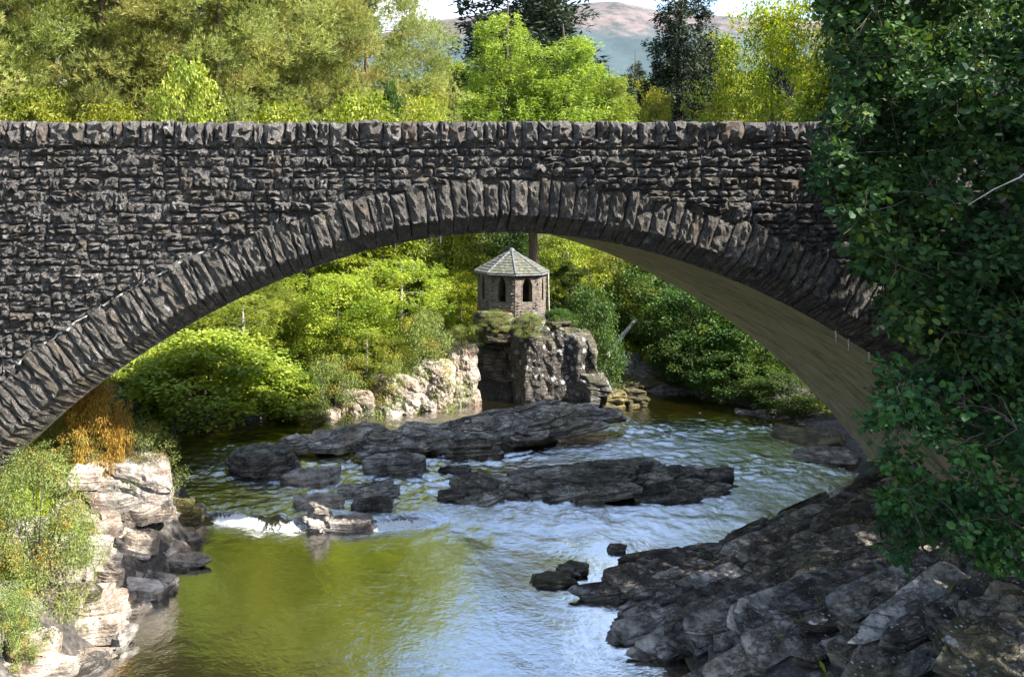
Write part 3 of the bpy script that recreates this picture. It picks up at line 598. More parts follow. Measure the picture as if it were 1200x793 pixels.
# layered ledges: many slabs on one strike
def ledge(name, label, strips, m, seed0):
    root = thing(name, label, 'rock ledge', (0, 0, 0)); i = 0
    for (a, b, wd, th, roll) in strips:            # a, b ends of a slab, wd half width, th half thickness
        a = np.array(a); b = np.array(b); e = b-a; L = np.linalg.norm(e); c = (a+b)/2
        rs = np.random.default_rng(seed0*7+i); ex = np.cross(e/L, [0, 0, 1.])
        for k in range(2 if L > 1.6 else 1):       # an upper bed lies set back on a lower one
            kw = dict(rot=math.degrees(math.atan2(e[1], e[0]))+rs.normal(0, 3), pitch=math.degrees(math.asin(e[2]/L))+rs.normal(0, 1.5), roll=roll)
            cc = c+(np.array([0, 0, -th*.35]) if k == 0 else np.array([0, 0, th*.5])-ex*wd*.35+e*rs.uniform(-.12, .15))
            rock(None, cc, (L/2*(1 if k == 0 else rs.uniform(.6, .85)), wd*(1 if k == 0 else .75), th*(.8 if k == 0 else .55)), m[(i+k) % len(m)], seed0+i+k*400, n=34 if L > 2.2 else 24, name='slab', parent=root, strata=.1, step=.10, p=7., **kw)
        i += 1
    return root
def ln(px0, py0, z0, px1, py1, z1, wd, th, roll=12): return (at(px0, py0, z0), at(px1, py1, z1), wd, th, roll)
def beds(root, c, La, Lb, ang, hfun, n, mats, seed0, Ls=(.6, 1.6), ws=(.25, .55), ts=(.07, .15), roll=13, res=(20, 28)):
    """thin tilted rock beds scattered over an elongated low mound"""
    rs = np.random.default_rng(seed0); ca, sa = math.cos(rad(ang)), math.sin(rad(ang)); k = 0
    rock(None, (c[0], c[1]+.1*Lb, c[2]-.5), (La*.8, Lb*.62, .42), mats[0], seed0, rot=ang, n=46, name='slab', parent=root, strata=.1, step=.1, p=4., roll=4)
    while k < n:
        u, v = rs.uniform(-1, 1, 2)
        if u*u+v*v > 1: continue
        L = rs.uniform(*Ls)*(1-.4*abs(u)); z = c[2]+hfun(u, v)*math.sqrt(max(0, 1-.8*u*u-.5*v*v))-.08
        lb = Lb*(.4+.3*(u+1)); x, y = c[0]+u*La*ca-v*lb*sa, c[1]+u*La*sa+v*lb*ca
        slab((x, y, z), (L, rs.uniform(*ws), rs.uniform(*ts)), mats[rs.integers(len(mats))], seed0+1+k, ang+rs.normal(0, 6), rs.normal(4, 3), rs.normal(roll, 5), root); k += 1
root = thing('rock_ledge', 'long grey layered ledge sloping up to the lichened cliff', 'rock ledge')
beds(root, at(575, 507, .7), 5.2, 1.15, 20, lambda u, v: .12+.42*(u+1)/2+.25*v, 62, [R['rock'], R['lichen_rock'], R['rock']], 2000, Ls=(.8, 2.2), ws=(.2, .5), roll=16)
root = thing('rock_ledge', 'low striped ledge of rock between the white cliff and the long ledge', 'rock ledge')
beds(root, at(405, 520, .5), 1.5, .8, 8, lambda u, v: .35+.15*v, 9, [R['rock'], R['pale_rock']], 2100)
root = thing('rock_ledge', 'low dark layered island of rock in the middle of the rapids', 'rock ledge')
beds(root, at(690, 573, .3), 4.6, 1.3, 9, lambda u, v: .2+.26*v+.14*math.sin(u*5+1), 60, [R['rock'], R['dark_rock'], R['rock']], 2200, Ls=(.7, 2.0), ws=(.2, .5), roll=16)
root = thing('rock_ledge', 'small pair of dark mossy rocks alone in the lower pool', 'rock ledge')
for q in (ln(615, 682, .02, 680, 678, .08, .22, .12), ln(645, 670, .05, 698, 662, .12, .22, .10), ln(655, 674, .1, 675, 664, .16, .12, .10)):
    e = q[1]-q[0]; rock(None, (q[0]+q[1])/2, (np.linalg.norm(e)/2, q[2], q[3]), R['moss_rock'] if q[3] > .11 else R['dark_rock'], 260+int(q[3]*90+q[2]*70), rot=math.degrees(math.atan2(e[1], e[0])), roll=8, n=28, name='slab', parent=root, strata=.08, p=6.)
root = thing('rock_ledge', 'dark pointed ledge jutting into the lower pool before the right bank', 'rock ledge')
beds(root, at(795, 685, .15), 1.75, 1.05, 16, lambda u, v: .2+.2*v+.1*u, 40, [R['dark_rock'], R['rock'], R['dark_rock'], R['moss_rock']], 2300, Ls=(.4, 1.1), ws=(.16, .4))
for k, (px, py, L, W, tk, rt) in enumerate(((722, 642, .3, .14, .07, 5), (760, 651, .95, .2, .10, 8), (815, 650, .8, .3, .14, 12), (770, 672, .7, .3, .13, 10), (725, 696, .95, .28, .12, 12), (760, 684, .9, .3, .15, 14), (800, 662, .8, .3, .16, 12), (745, 722, .6, .3, .14, 16))):
    slab(at(px, py, .08), (L, W, tk), R['dark_rock'] if k % 3 else R['rock'], 2380+k, rt, 4, 12, root)
# right bank shelf
sr = np.random.default_rng(44); strips = []
tries = 0
while len(strips) < 230 and tries < 9000:
    tries += 1
    x, y = sr.uniform(6.8, 17), sr.uniform(10.5, 25.8); z = T(x, y); dd = float(sdist(np.array([x]), np.array([y]))[0])
    if not (-.25 < dd < 7.5) or (XV+x*F/y > 1240): continue
    L = sr.uniform(1.6, 4.6); a = rad(sr.normal(27, 3.5)); e = np.array([math.cos(a), math.sin(a), sr.normal(.09, .025)])*L/2; c = np.array([x, y, max(z, 0)+.07+sr.normal(0, .03)])
    strips.append((c-e, c+e, sr.uniform(.2, .48), sr.uniform(.07, .13), sr.normal(20, 3)))
root = thing('rock_shelf', 'broad dark shelf of tilted rock layers with white lichen along the right bank', 'rock ledge')
for i, (a, b, wd, th, roll) in enumerate(strips):
    e = b-a; L = np.linalg.norm(e); c = (a+b)/2
    near = c[0] > 9.8 and c[1] < 17 and i % 3
    slab(c, (L/2, wd, th), R['lichen_dark'] if near else (R['dark_rock'] if i % 3 else R['rock']), 300+i, math.degrees(math.atan2(e[1], e[0])), math.degrees(math.asin(e[2]/L)), roll, root)
root = thing('rock_ledge', 'raised lichen spotted ledge under the overhanging branches at right', 'rock ledge')
beds(root, (11.7, 13.6, 1.75), 2.5, 1.3, 26, lambda u, v: .25+.3*v, 44, [R['lichen_dark'], R['lichen_dark'], R['dark_rock']], 2400, Ls=(.5, 1.3), roll=20)
# cliff below the pavilion, with its dark hollow
cl = thing('rock_cliff', 'steep lichen spotted cliff with a dark hollow under the stone pavilion', 'cliff')
def cblock(px0, px1, py0, py1, Y, dep, m, seed, **kw):
    a = atY(px0, py0, Y); b = atY(px1, py1, Y)
    return rock(None, ((a[0]+b[0])/2, Y+dep, (a[2]+b[2])/2), ((b[0]-a[0])/2, dep, (a[2]-b[2])/2), m, seed, name='rock_face', parent=cl, **kw)
VJ = dict(strata=.9, dip=(3.5, -.1), p=9, blocks=.12, step=.12, cuts=6, rough=.16, fr=(2., 2., 1.6))
cblock(606, 668, 380, 482, 36.6, 1.4, R['lichen_dark'], 501, n=60, **VJ)
cblock(650, 702, 392, 482, 36.4, 1.3, R['lichen_dark'], 502, n=60, **VJ)
cblock(596, 640, 366, 420, 36.9, 1.2, R['lichen_rock'], 503, n=46, **VJ)
cblock(640, 676, 378, 402, 37.0, .9, R['moss_rock'], 512, n=34, p=5)
cblock(560, 612, 368, 404, 36.7, 1.0, R['moss_rock'], 513, n=46, p=5)
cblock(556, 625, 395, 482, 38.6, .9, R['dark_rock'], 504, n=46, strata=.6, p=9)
cblock(528, 563, 404, 484, 36.6, 1.1, R['pale_rock'], 505, n=46, strata=.6, p=6, cuts=6, rough=.22, fr=(2, 2, 1.4))
cblock(482, 538, 428, 498, 35.6, 1.0, R['pale_rock'], 506, n=46, strata=.5, dip=(.5, -.3), p=5, cuts=8, rough=.25, fr=(2, 1.8, 1.6))
cblock(430, 492, 446, 508, 34.9, 1.0, R['pale_rock'], 507, n=46, strata=.5, dip=(.5, -.3), p=5, cuts=8, rough=.25, fr=(2, 1.8, 1.6))
cblock(395, 440, 462, 512, 34.4, .9, R['pale_rock'], 514, n=34, strata=.5, dip=(.5, -.3), p=5, cuts=8, rough=.25, fr=(2, 1.8, 1.6))
cblock(355, 402, 484, 520, 33.8, .8, R['pale_rock'], 508, n=34, strata=.4, dip=(.5, -.3), p=5, cuts=8, rough=.25, fr=(2, 1.8, 1.6))
cblock(668, 728, 440, 490, 36.2, 1.0, R['lichen_rock'], 509, n=46, pitch=-5, strata=.25, p=6)
G3 = 'small rocks beside the dark pool'
prock('rounded yellowish rock at the edge of the dark pool', 708, 736, 455, 474, .5, .5, R['moss_rock'], 521, n=24, group=G3)
prock('squat yellow mossy rock right of the rounded one by the dark pool', 734, 760, 453, 472, .5, .5, R['moss_rock'], 522, n=24, group=G3)
fb = thing('rock_ledge', 'dark layered bank of rock behind the far dark pool', 'rock ledge')
for k, (a, b, py, Y) in enumerate(((700, 790, 452, 40.2), (715, 800, 440, 41), (730, 860, 462, 39.6), (790, 930, 486, 36.8), (850, 960, 500, 34.5), (705, 760, 428, 42), (900, 1000, 520, 31.5), (930, 1010, 545, 29.5))):
    q = atY((a+b)/2, py, Y); rock(None, q, ((b-a)*Y/F/2, .9, .42), R['dark_rock'] if k % 3 else R['moss_rock'], 540+k, rot=(5 if k < 3 else -35), pitch=4, roll=10, n=34, name='slab', parent=fb, strata=.15)

# ---------------------------------------------------------------- pavilion
PC = np.array([(600-XV)*38.5/F, 38.6, 0.]); PR = 1.52; EAVE, APEX, PB = H-87*.0385, H-63*.0385, 3.2
pv = thing('stone_pavilion', 'small octagonal stone summer house with a slate roof on the cliff', 'summer house', PC)
rot0 = -math.pi/2-rad(6.7)
cs = [np.array([math.cos(rot0+k*math.pi/4), math.sin(rot0+k*math.pi/4)])*PR for k in range(8)]
m_dark, t_ = mat('dark_interior'); principled(t_, (.012, .011, .01), .95)
m_slate, t_ = mat('slate'); ns = noise(t_, wpos(t_), 6, 6, .65); principled(t_, mixc(t_, math_(t_, 'MULTIPLY', t_.nodes.new('ShaderNodeObjectInfo').outputs['Random'], .4), ramp(t_, ns, [(.38, (.05, .05, .045)), (.5, (.12, .118, .10)), (.62, (.22, .21, .17))]), (.09, .10, .05)), .8, ns, .5, .02)
m_lead, t_ = mat('lead'); principled(t_, ramp(t_, noise(t_, wpos(t_), 9, 4), [(.35, (.07, .073, .08)), (.65, (.17, .175, .19))]), .7)
for k in range(8):
    a, b = cs[k], cs[(k+1) % 8]; e = (b-a); L = np.linalg.norm(e); e /= L; nrm = np.array([e[1], -e[0]])
    if nrm@a < 0: nrm = -nrm
    def q(s, z, d=0.): return [a[0]+e[0]*s-nrm[0]*d, a[1]+e[1]*s-nrm[1]*d, z]
    ww, z0, z1, zt = (.52 if k == 0 else .36), EAVE-1.30, EAVE-.52, EAVE-.12; c = L/2
    outl = [(c-ww/2, z0), (c+ww/2, z0), (c+ww/2, z1), (c+ww*.30, z1+(zt-z1)*.55), (c, zt), (c-ww*.30, z1+(zt-z1)*.55), (c-ww/2, z1)]
    rim = [(0, PB), (L, PB), (L, z1), (L, EAVE), (c, EAVE), (0, EAVE), (0, z1)]
    V = []; Fc = []
    for d in (0, .3):
        V += [q(s, z, d) for s, z in outl]+[q(s if d == 0 else min(max(s, .12), L-.12), z, d) for s, z in rim]
    for j in range(7):
        j2 = (j+1) % 7
        Fc += [[j, j2, 7+j2, 7+j], [14+j, 21+j, 21+j2, 14+j2], [j, 14+j, 14+j2, j2], [7+j, 7+j2, 21+j2, 21+j]]
    wl = link('wall', mesh_np('wall', V, Fc, M['pavilion_wall']), pv)
    V = [q(s, z, .24) for s, z in outl]
    fr = []
    for j in range(7):
        (s, z), (s2, z2) = outl[j], outl[(j+1) % 7]
        fr.append(tube([q(s, z, .02), q(s2, z2, .02)], .035, 4))
    wo = link('window_surround', mesh_np('window_surround', *join(fr), M['pavilion_wall']), wl)
    # courses of rough stone proud of the wall face
    st = []; zc = PB+.1; rr = np.random.default_rng(700+k)
    while zc < EAVE-.1:
        hh = rr.uniform(.1, .17); s = .03
        while s < L-.1:
            ws = min(rr.uniform(.16, .36), L-.03-s)
            if not (s+ws > c-ww/2-.03 and s < c+ww/2+.03 and zc+hh > z0-.03 and zc < zt+.04):
                V_, F_ = stone_grid(ws*.94, hh*.9, .05, 3, 3, .03, rr.integers(99999)); O = q(s+ws/2, zc+hh/2, .0)
                W = np.stack([O[0]+e[0]*V_[:, 0]-nrm[0]*V_[:, 1], O[1]+e[1]*V_[:, 0]-nrm[1]*V_[:, 1], O[2]+V_[:, 2]], -1); st.append((W, F_))
            s += ws
        zc += hh
    rv = np.concatenate([np.full(len(v), rr.random()) for v, f in st])
    link('wall_stones', mesh_np('wall_stones', *join(st), M['pavilion_wall'], {'rnd': rv}), wl, kind='stuff')
    # roof facet in lapped slate courses
    ra, rb = a*1.09, b*1.09; ap = np.array([0, 0, APEX]); A3 = np.array([*ra, EAVE-.04]); B3 = np.array([*rb, EAVE-.04]); parts = []
    up = np.cross(B3-A3, ap-A3); up /= np.linalg.norm(up); up = up if up[2] > 0 else -up
    facet = link('roof_facet', mesh_np('roof_facet', [A3, B3, ap, (A3+B3)/2-up*.06], [[0, 1, 2], [1, 0, 3], [0, 2, 3], [2, 1, 3]], m_slate), pv)
    nc = 9
    for r_ in range(nc):
        f0, f1 = r_/nc, min(1., (r_+1.25)/nc); l0, l1, r0, r1 = A3+(ap-A3)*f0, A3+(ap-A3)*f1, B3+(ap-B3)*f0, B3+(ap-B3)*f1
        ns_ = max(1, int(round(np.linalg.norm(r0-l0)/.22)))
        for j in range(ns_):
            u0, u1 = (j+.03)/ns_, (j+.97)/ns_; o_ = up*(.028+.012*rr.random()); o2 = up*.008
            parts.append((np.array([l0+(r0-l0)*u0+o_, l0+(r0-l0)*u1+o_, l1+(r1-l1)*u1+o2, l1+(r1-l1)*u0+o2, l0+(r0-l0)*u0, l0+(r0-l0)*u1]), np.array([[0, 1, 2, 3], [4, 5, 1, 0]])))
    link('slates', mesh_np('slates', *join(parts), m_slate), facet, kind='stuff')
    link('hip_strip', mesh_np('hip_strip', *tube([A3+up*.02, (A3+ap)/2+up*.02, ap+up*.02], .04, 6), m_lead), pv)
    link('eaves_board', mesh_np('eaves_board', *tube([A3-[0, 0, .05], B3-[0, 0, .05]], .045, 4), m_lead), pv)
V, Fc = tube([[0, 0, APEX-.12], [0, 0, APEX], [0, 0, APEX+.07], [0, 0, APEX+.1]], [.2, .15, .10, .02], 8); link('roof_cap', mesh_np('roof_cap', V, Fc, m_lead), pv)
V, Fc = tube([[0, 0, PB-.5], [0, 0, PB+.5], [0, 0, PB+.52]], [PR*.97, PR*.97, .01], 8); link('floor', mesh_np('floor', V, Fc, m_dark), pv)
c = cs[2]*1.08; link('drainpipe', mesh_np('drainpipe', *tube([[c[0]-.05, c[1]-.1, EAVE-.1], [c[0]-.03, c[1]-.1, EAVE-1.2], [c[0], c[1]-.1, EAVE-2.4]], .035, 6), m_lime), pv)

# ---------------------------------------------------------------- vegetation
def unit(v): return v/(np.linalg.norm(v, axis=-1, keepdims=True)+1e-9)
def leaf_quads(r, C, A, Nh, l, wd, shape='quad', fold=.15):
    n = len(C); A = unit(A); Nn = unit(Nh-(Nh*A).sum(1)[:, None]*A); B = np.cross(Nn, A)
    l = np.broadcast_to(l, (n,))[:, None]; wd = np.broadcast_to(wd, (n,))[:, None]
    if shape == 'quad': tpl = [(0, 0, 0), (.5, .5, 1), (1, 0, 0), (.5, -.5, 1)]; f = [[0, 1, 2, 3]]
    else: tpl = [(0, 0, 0), (.30, .46, 1), (.78, .42, 1), (1, 0, .3), (.78, -.42, 1), (.30, -.46, 1)]; f = [[0, 1, 2, 3], [0, 3, 4, 5]]
    V = np.stack([C+A*l*a+B*wd*b+Nn*wd*fold*c for a, b, c in tpl], 1); k = len(tpl)
    Fc = (np.arange(n)[:, None, None]*k+np.array(f)[None]).reshape(-1, 4)
    rn = np.repeat(r.random(n), k)
    return V.reshape(-1, 3), Fc, rn
def clump(r, c, R3, n, l, wd, mode, shape='quad', axis_out=None):
    R3 = np.array(R3, float); d = unit(r.normal(0, 1, (n, 3))); rr = r.random(n)[:, None]**.45
    if mode == 'pine':
        P = c+d*rr*R3+np.stack([0*rr[:, 0], 0*rr[:, 0], -.35*(d[:, 0]**2+d[:, 1]**2)*R3[0]*rr[:, 0]], -1); ax = unit(d*np.array([.8, .8, .5])+[0, 0, .55]); k = 7
        P = np.repeat(P, k, 0); ax = unit(np.repeat(ax, k, 0)+r.normal(0, .55, (n*k, 3))); nh = r.normal(0, 1, (n*k, 3))
        ll = l*r.uniform(.7, 1.25, n*k)
        return leaf_quads(r, P, ax, nh, ll, ll*wd, 'quad', .0)
    if mode == 'droop':
        ns = max(3, n//14); st = c+unit(r.normal(0, 1, (ns, 3)))*r.random((ns, 1))**.5*R3*[1, 1, .5]; sl = r.uniform(.5, 1.3, ns)*R3[2]
        i = r.integers(0, ns, n); t = r.random(n); P = st[i]-np.stack([0*t, 0*t, t*sl[i]], -1)+r.normal(0, .05, (n, 3))*R3[0]+np.stack([np.sin(i*9.)*t*.15, np.cos(i*7.)*t*.15, 0*t], -1)
        ax = unit(r.normal(0, .7, (n, 3))+[0, 0, -.5]); return leaf_quads(r, P, ax, r.normal(0, 1, (n, 3))+[0, 0, .4], l*r.uniform(.6, 1.3, n), wd*l*r.uniform(.7, 1.2, n), shape)
    if mode == 'spray':                            # flat layered sprays
        ns = 7; lay = (r.integers(0, ns, n)/(ns-1)-.5)*2; P = c+d*rr*R3*[1, 1, .12]+np.stack([0*lay, 0*lay, lay*R3[2]], -1)
        ax = unit(d*[1, 1, .1]+r.normal(0, .5, (n, 3))+[0, 0, -.25]); return leaf_quads(r, P, ax, r.normal(0, .35, (n, 3))+[0, 0, 1], l*r.uniform(.6, 1.3, n), wd*l*r.uniform(.8, 1.2, n), shape)
    P = c+d*rr*R3; ax = unit(d*.7+r.normal(0, .7, (n, 3))+[0, 0, -.35]); nh = d*.5+r.normal(0, .55, (n, 3))+[0, 0, .75]
    return leaf_quads(r, P, ax, nh, l*r.uniform(.45, 1.35, n), wd*l*r.uniform(.6, 1.2, n), shape)
def prof(shape, f):
    if shape == 'oval': return math.sqrt(max(0, 1-(2*f-1)**2))*.95+.05
    if shape == 'cone': return (1-f)**.85+.06
    if shape == 'dome': return math.sqrt(max(0, 1-f*f))*.9+.1
    if shape == 'pine': return min(1, .45+1.2*f)*math.sqrt(max(.02, 1-f**4))
    if shape == 'spire': return (1-f)**.6*.9+.1
    return 1
TM = {}
def make(key, seed, Ht, Rx, base, shape, nc, nl, cr, l, wd, mode, leafm, bark='bark', tr=.2, cz=.6, lshape='quad', stems=1, lift=.35, inner=.15):
    r = np.random.default_rng(seed); tv = []; cv = []
    trunks = []
    for s in range(stems):
        a = r.uniform(0, 6.28); sp_ = 0 if stems == 1 else Rx*.45
        top = np.array([math.cos(a)*sp_, math.sin(a)*sp_, Ht*(.94 if stems == 1 else r.uniform(.6, .85))]); n = 9; t = np.linspace(0, 1, n)[:, None]
        pts = t**1.3*top*[1, 1, 0]+t*[0, 0, top[2]]+np.cumsum(r.normal(0, .02*Ht/10, (n, 3)), 0)*[1, 1, 0]*t; pts[0] = (math.cos(a)*.12*(stems > 1), math.sin(a)*.12*(stems > 1), -.3)
        trunks.append(pts); tv.append(tube(pts, tr*(1-.88*t[:, 0])*(1 if stems == 1 else .6)+.008, 7 if stems == 1 else 5))
    lum = r.uniform(0, 99); cts = []
    for k in range(nc):
        f = (k+r.random())/nc; f = f if shape not in ('cone', 'spire') else 1-math.sqrt(1-f*.99); a = k*2.39996+r.normal(0, .35)
        lump = 1+.5*vn(np.array([[math.cos(a)*1.3+lum, math.sin(a)*1.3, f*3.3]]), seed)[0]
        rr = math.sqrt(r.uniform(inner, 1))*prof(shape, f)*Rx*lump
        c = np.array([math.cos(a)*rr, math.sin(a)*rr, Ht*(base+(1-base)*f*.97)])
        cts.append((rr, c, f))
    nodes = np.concatenate([np.stack([np.interp(np.linspace(max(.06, base*.7), .97, 16)*tk[-1, 2], tk[:, 2], tk[:, a_]) for a_ in range(3)], -1) for tk in trunks]); nrad = [tr*.5*(1-.8*q) for tk in trunks for q in np.linspace(0, 1, 16)]; nodes = list(nodes)
    for rr, c, f in sorted(cts, key=lambda q: q[0]):   # a bough grows from the nearest wood that is nearer the stem
        nd_ = np.array(nodes); up_ = nd_[:, 2]-(c[2]-lift*.6*cr); dd = np.linalg.norm(nd_-c, axis=1)+.9*np.clip(up_, 0, None); jn = int(np.argmin(dd)); q = nd_[jn]; rb = max(.012, nrad[jn]*.6); c0 = c+[0, 0, -.1*cr]
        mid = (q+c0)/2+[0, 0, .05*rr]+r.normal(0, .07, 3)*np.linalg.norm(c-q); s_ = np.linspace(0, 1, 6)[:, None]; bz = (1-s_)**2*q+2*s_*(1-s_)*mid+s_**2*c0
        tv.append(tube(bz, rb*(1-.4*s_[:, 0]), 4)); nodes.append(c0); nrad.append(rb)
        sc = cr*r.uniform(.65, 1.25)*(.6+.4*prof(shape, f) if shape in ('cone', 'spire') else 1)
        V, Fc, rn = clump(r, c, (sc, sc, sc*cz), int(nl*r.uniform(.7, 1.3)), l, wd, mode, lshape); cv.append((V, Fc, rn, np.full(len(V), r.random())))
    V, Fc = join([(a_, b_) for a_, b_, _, _ in cv])
    cm = mesh_np('crown', V, Fc, M[leafm], {'rnd': np.concatenate([q[2] for q in cv]), 'clump': np.concatenate([q[3] for q in cv])})
    TM[key] = (mesh_np('trunk', *join(tv), M[bark], smooth=True), cm, Ht, Rx*1.12)
def put(key, name, px, Y, top, wpx, label, cat='tree', group=None, zg=None):
    tm, cm, Ht, Rx = TM[key]; x = (px-XV)*Y/F; g = T(x, Y)-.05 if zg is None else zg; zt = H-(top-YV)*Y/F
    sz = max(.15, (zt-g)/Ht); sx = wpx*Y/F/2/Rx
    o = thing(name, label, cat, (x, Y, g), random.Random(label+str(px)).uniform(0, 6.28), group, (sx, sx, sz))
    link('trunk' if name.endswith('tree') else 'stems', tm, o); link('crown' if name.endswith('tree') else 'foliage', cm, o); return o
#      key      seed Ht  Rx  base shape  nc  nl  cr   l   wd  mode
make('pine_a', 1, 20, 6.0, .12, 'pine', 200, 150, 1.3, .27, .13, 'pine', 'pine_leaf', 'pine_bark', .34, .6, lift=.1, inner=.2)
make('pine_b', 2, 18, 5.5, .10, 'oval', 200, 150, 1.2, .26, .13, 'pine', 'pine_leaf', 'pine_bark', .3, .55, lift=.05, inner=.2)
make('pine_c', 3, 14, 4.2, .05, 'cone', 140, 130, 1.1, .28, .14, 'pine', 'pine_leaf', 'pine_bark', .25, .36, lift=0, inner=.3)
make('larch', 4, 16, 4.2, .03, 'cone', 190, 300, 1.15, .24, .24, 'droop', 'larch_leaf', 'bark', .22, 1.0, lift=.1)
make('spruce', 5, 26, 3.4, .04, 'spire', 190, 240, 1.2, .36, .34, 'droop', 'dark_leaf', 'bark', .35, 1.1, lift=-.1)
make('maple', 7, 12, 4.0, .05, 'oval', 130, 170, .95, .20, .75, 'spray', 'yellow_leaf', 'bark', .22, .5, lift=.4)
make('ash', 8, 9, 3.2, .04, 'oval', 95, 200, .85, .2, .5, 'broad', 'ash_leaf', 'bark', .16, .6, lift=.4)
make('ash_b', 18, 8, 3.4, .02, 'dome', 95, 200, .85, .2, .45, 'spray', 'ash_leaf', 'bark', .15, .5, lift=.3)
make('birch', 28, 9, 2.8, .04, 'oval', 100, 260, .8, .15, .5, 'droop', 'ash_leaf', 'pale_bark', .13, 1.1, lift=.5)
make('bush', 9, 4.0, 2.4, .0, 'dome', 80, 190, .62, .17, .7, 'spray', 'lime_leaf', 'bark', .12, .5, stems=4, lift=.5)
make('sycamore', 19, 9, 3.0, .25, 'oval', 55, 170, .75, .2, .8, 'broad', 'lime_leaf', 'bark', .14, .6, lift=.4)
make('willow', 10, 3.2, 1.7, .02, 'dome', 85, 170, .42, .085, .42, 'broad', 'willow_leaf', 'bark', .06, .8, stems=6, lift=.6)
make('bracken', 11, 1.6, 1.3, .0, 'dome', 45, 170, .4, .13, .3, 'spray', 'bracken_leaf', 'bark', .03, .4, stems=5, lift=.6)
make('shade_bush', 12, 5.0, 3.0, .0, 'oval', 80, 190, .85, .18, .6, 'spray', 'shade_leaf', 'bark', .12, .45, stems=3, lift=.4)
make('young_larch', 13, 8, 1.8, .02, 'cone', 70, 130, .6, .12, .3, 'droop', 'larch_leaf', 'bark', .09, .7, lift=0)
make('young_pine', 14, 7, 1.8, .03, 'cone', 60, 90, .6, .2, .22, 'pine', 'shade_leaf', 'bark', .09, .5, lift=0)
GP = 'tall pines beyond the left half of the bridge'
for i, (px, Y, top, wpx, k, lb) in enumerate([
    (-30, 46, -190, 330, 'pine_a', 'tall pine cut by the left edge of the picture'), (120, 50, -150, 330, 'pine_b', 'tall spreading pine above the left end of the parapet'),
    (255, 52, -150, 300, 'pine_a', 'tall pine behind the bright green sycamore'), (350, 58, -120, 270, 'pine_b', 'broad pine in the middle of the row of pines'),
    (430, 64, -60, 210, 'pine_a', 'rightmost tall pine with its edge against the sky'), (195, 66, -190, 300, 'pine_b', 'tall dense pine standing behind the front row of pines'), (60, 70, -170, 330, 'pine_a', 'tall pine filling the back of the row at far left'), (330, 78, -160, 260, 'pine_a', 'tall pine rising at the back of the row near its right end')]):
    put(k, 'pine_tree', px, Y, top, wpx, lb, 'pine tree', GP)
put('young_pine', 'pine_tree', 455, 52, 55, 70, 'young blue green conifer before the rightmost tall pine', 'pine tree')
put('pine_c', 'pine_tree', 515, 85, 62, 90, 'short pine between the tall pines and the larch', 'pine tree')
put('pine_c', 'pine_tree', 490, 66, 70, 90, 'bushy young pine at the right foot of the tall pines', 'pine tree')
put('sycamore', 'sycamore_tree', 215, 40, 72, 120, 'bright lime green sycamore just above the parapet at left', 'tree')
put('ash', 'leafy_bush', 45, 44, 104, 150, 'bright green bush low behind the parapet at far left', 'bush')
put('ash', 'leafy_bush', 425, 46, 108, 170, 'yellow green bush behind the parapet under the rightmost tall pine', 'bush')
put('ash_b', 'leafy_bush', 495, 46, 116, 150, 'small yellow green bush behind the parapet left of the larch', 'bush')
put('ash_b', 'leafy_bush', 130, 44, 122, 150, 'low dull green bush behind the parapet left of the sycamore', 'bush')
put('ash', 'leafy_bush', 330, 46, 120, 170, 'low green bush behind the parapet below the pines', 'bush')
put('larch', 'larch_tree', 592, 86, -14, 240, 'tall light green larch in the middle above the bridge', 'larch tree')
put('larch', 'larch_tree', 664, 84, 14, 250, 'broad light green larch right of the tall larch', 'larch tree')
put('larch', 'larch_tree', 716, 82, 66, 150, 'low pale larch at the right of the group of larches', 'larch tree')
put('spruce', 'conifer_tree', 622, 102, -130, 250, 'dark conifer rising behind the tall larch to the top of the picture', 'conifer')
put('spruce', 'spruce_tree', 796, 90, -70, 125, 'tall dark drooping spruce right of the larches', 'spruce tree')
put('spruce', 'spruce_tree', 745, 125, 48, 52, 'small dark spruce between the larches and the tall spruce', 'spruce tree')
put('spruce', 'spruce_tree', 912, 100, -20, 66, 'dark spruce peeping out above the yellow maple', 'spruce tree')
put('spruce', 'spruce_tree', 700, 130, 78, 40, 'distant dark spruce behind the pale larch', 'spruce tree')
put('ash', 'leafy_tree', 838, 96, 38, 100, 'pale green tree in the gap between the spruce and the maple', 'tree')
put('maple', 'maple_tree', 905, 52, 2, 140, 'yellow green maple turning in autumn beside the dark alder', 'maple tree')
put('maple', 'maple_tree', 850, 56, 84, 70, 'low yellow green maple at the left foot of the tall maple', 'maple tree')
put('young_larch', 'larch_tree', 805, 54, 72, 60, 'slender pale young larch against the dark spruce', 'larch tree')
put('maple', 'maple_tree', 768, 56, 104, 55, 'small golden maple top just above the parapet', 'maple tree')
put('ash', 'leafy_tree', 985, 60, -30, 160, 'green tree behind the dark alder', 'tree')
put('ash', 'leafy_tree', 560, 110, 95, 90, 'mid green tree behind the foot of the larch', 'tree')
put('ash', 'leafy_tree', 690, 110, 100, 90, 'green tree low between the larches', 'tree')
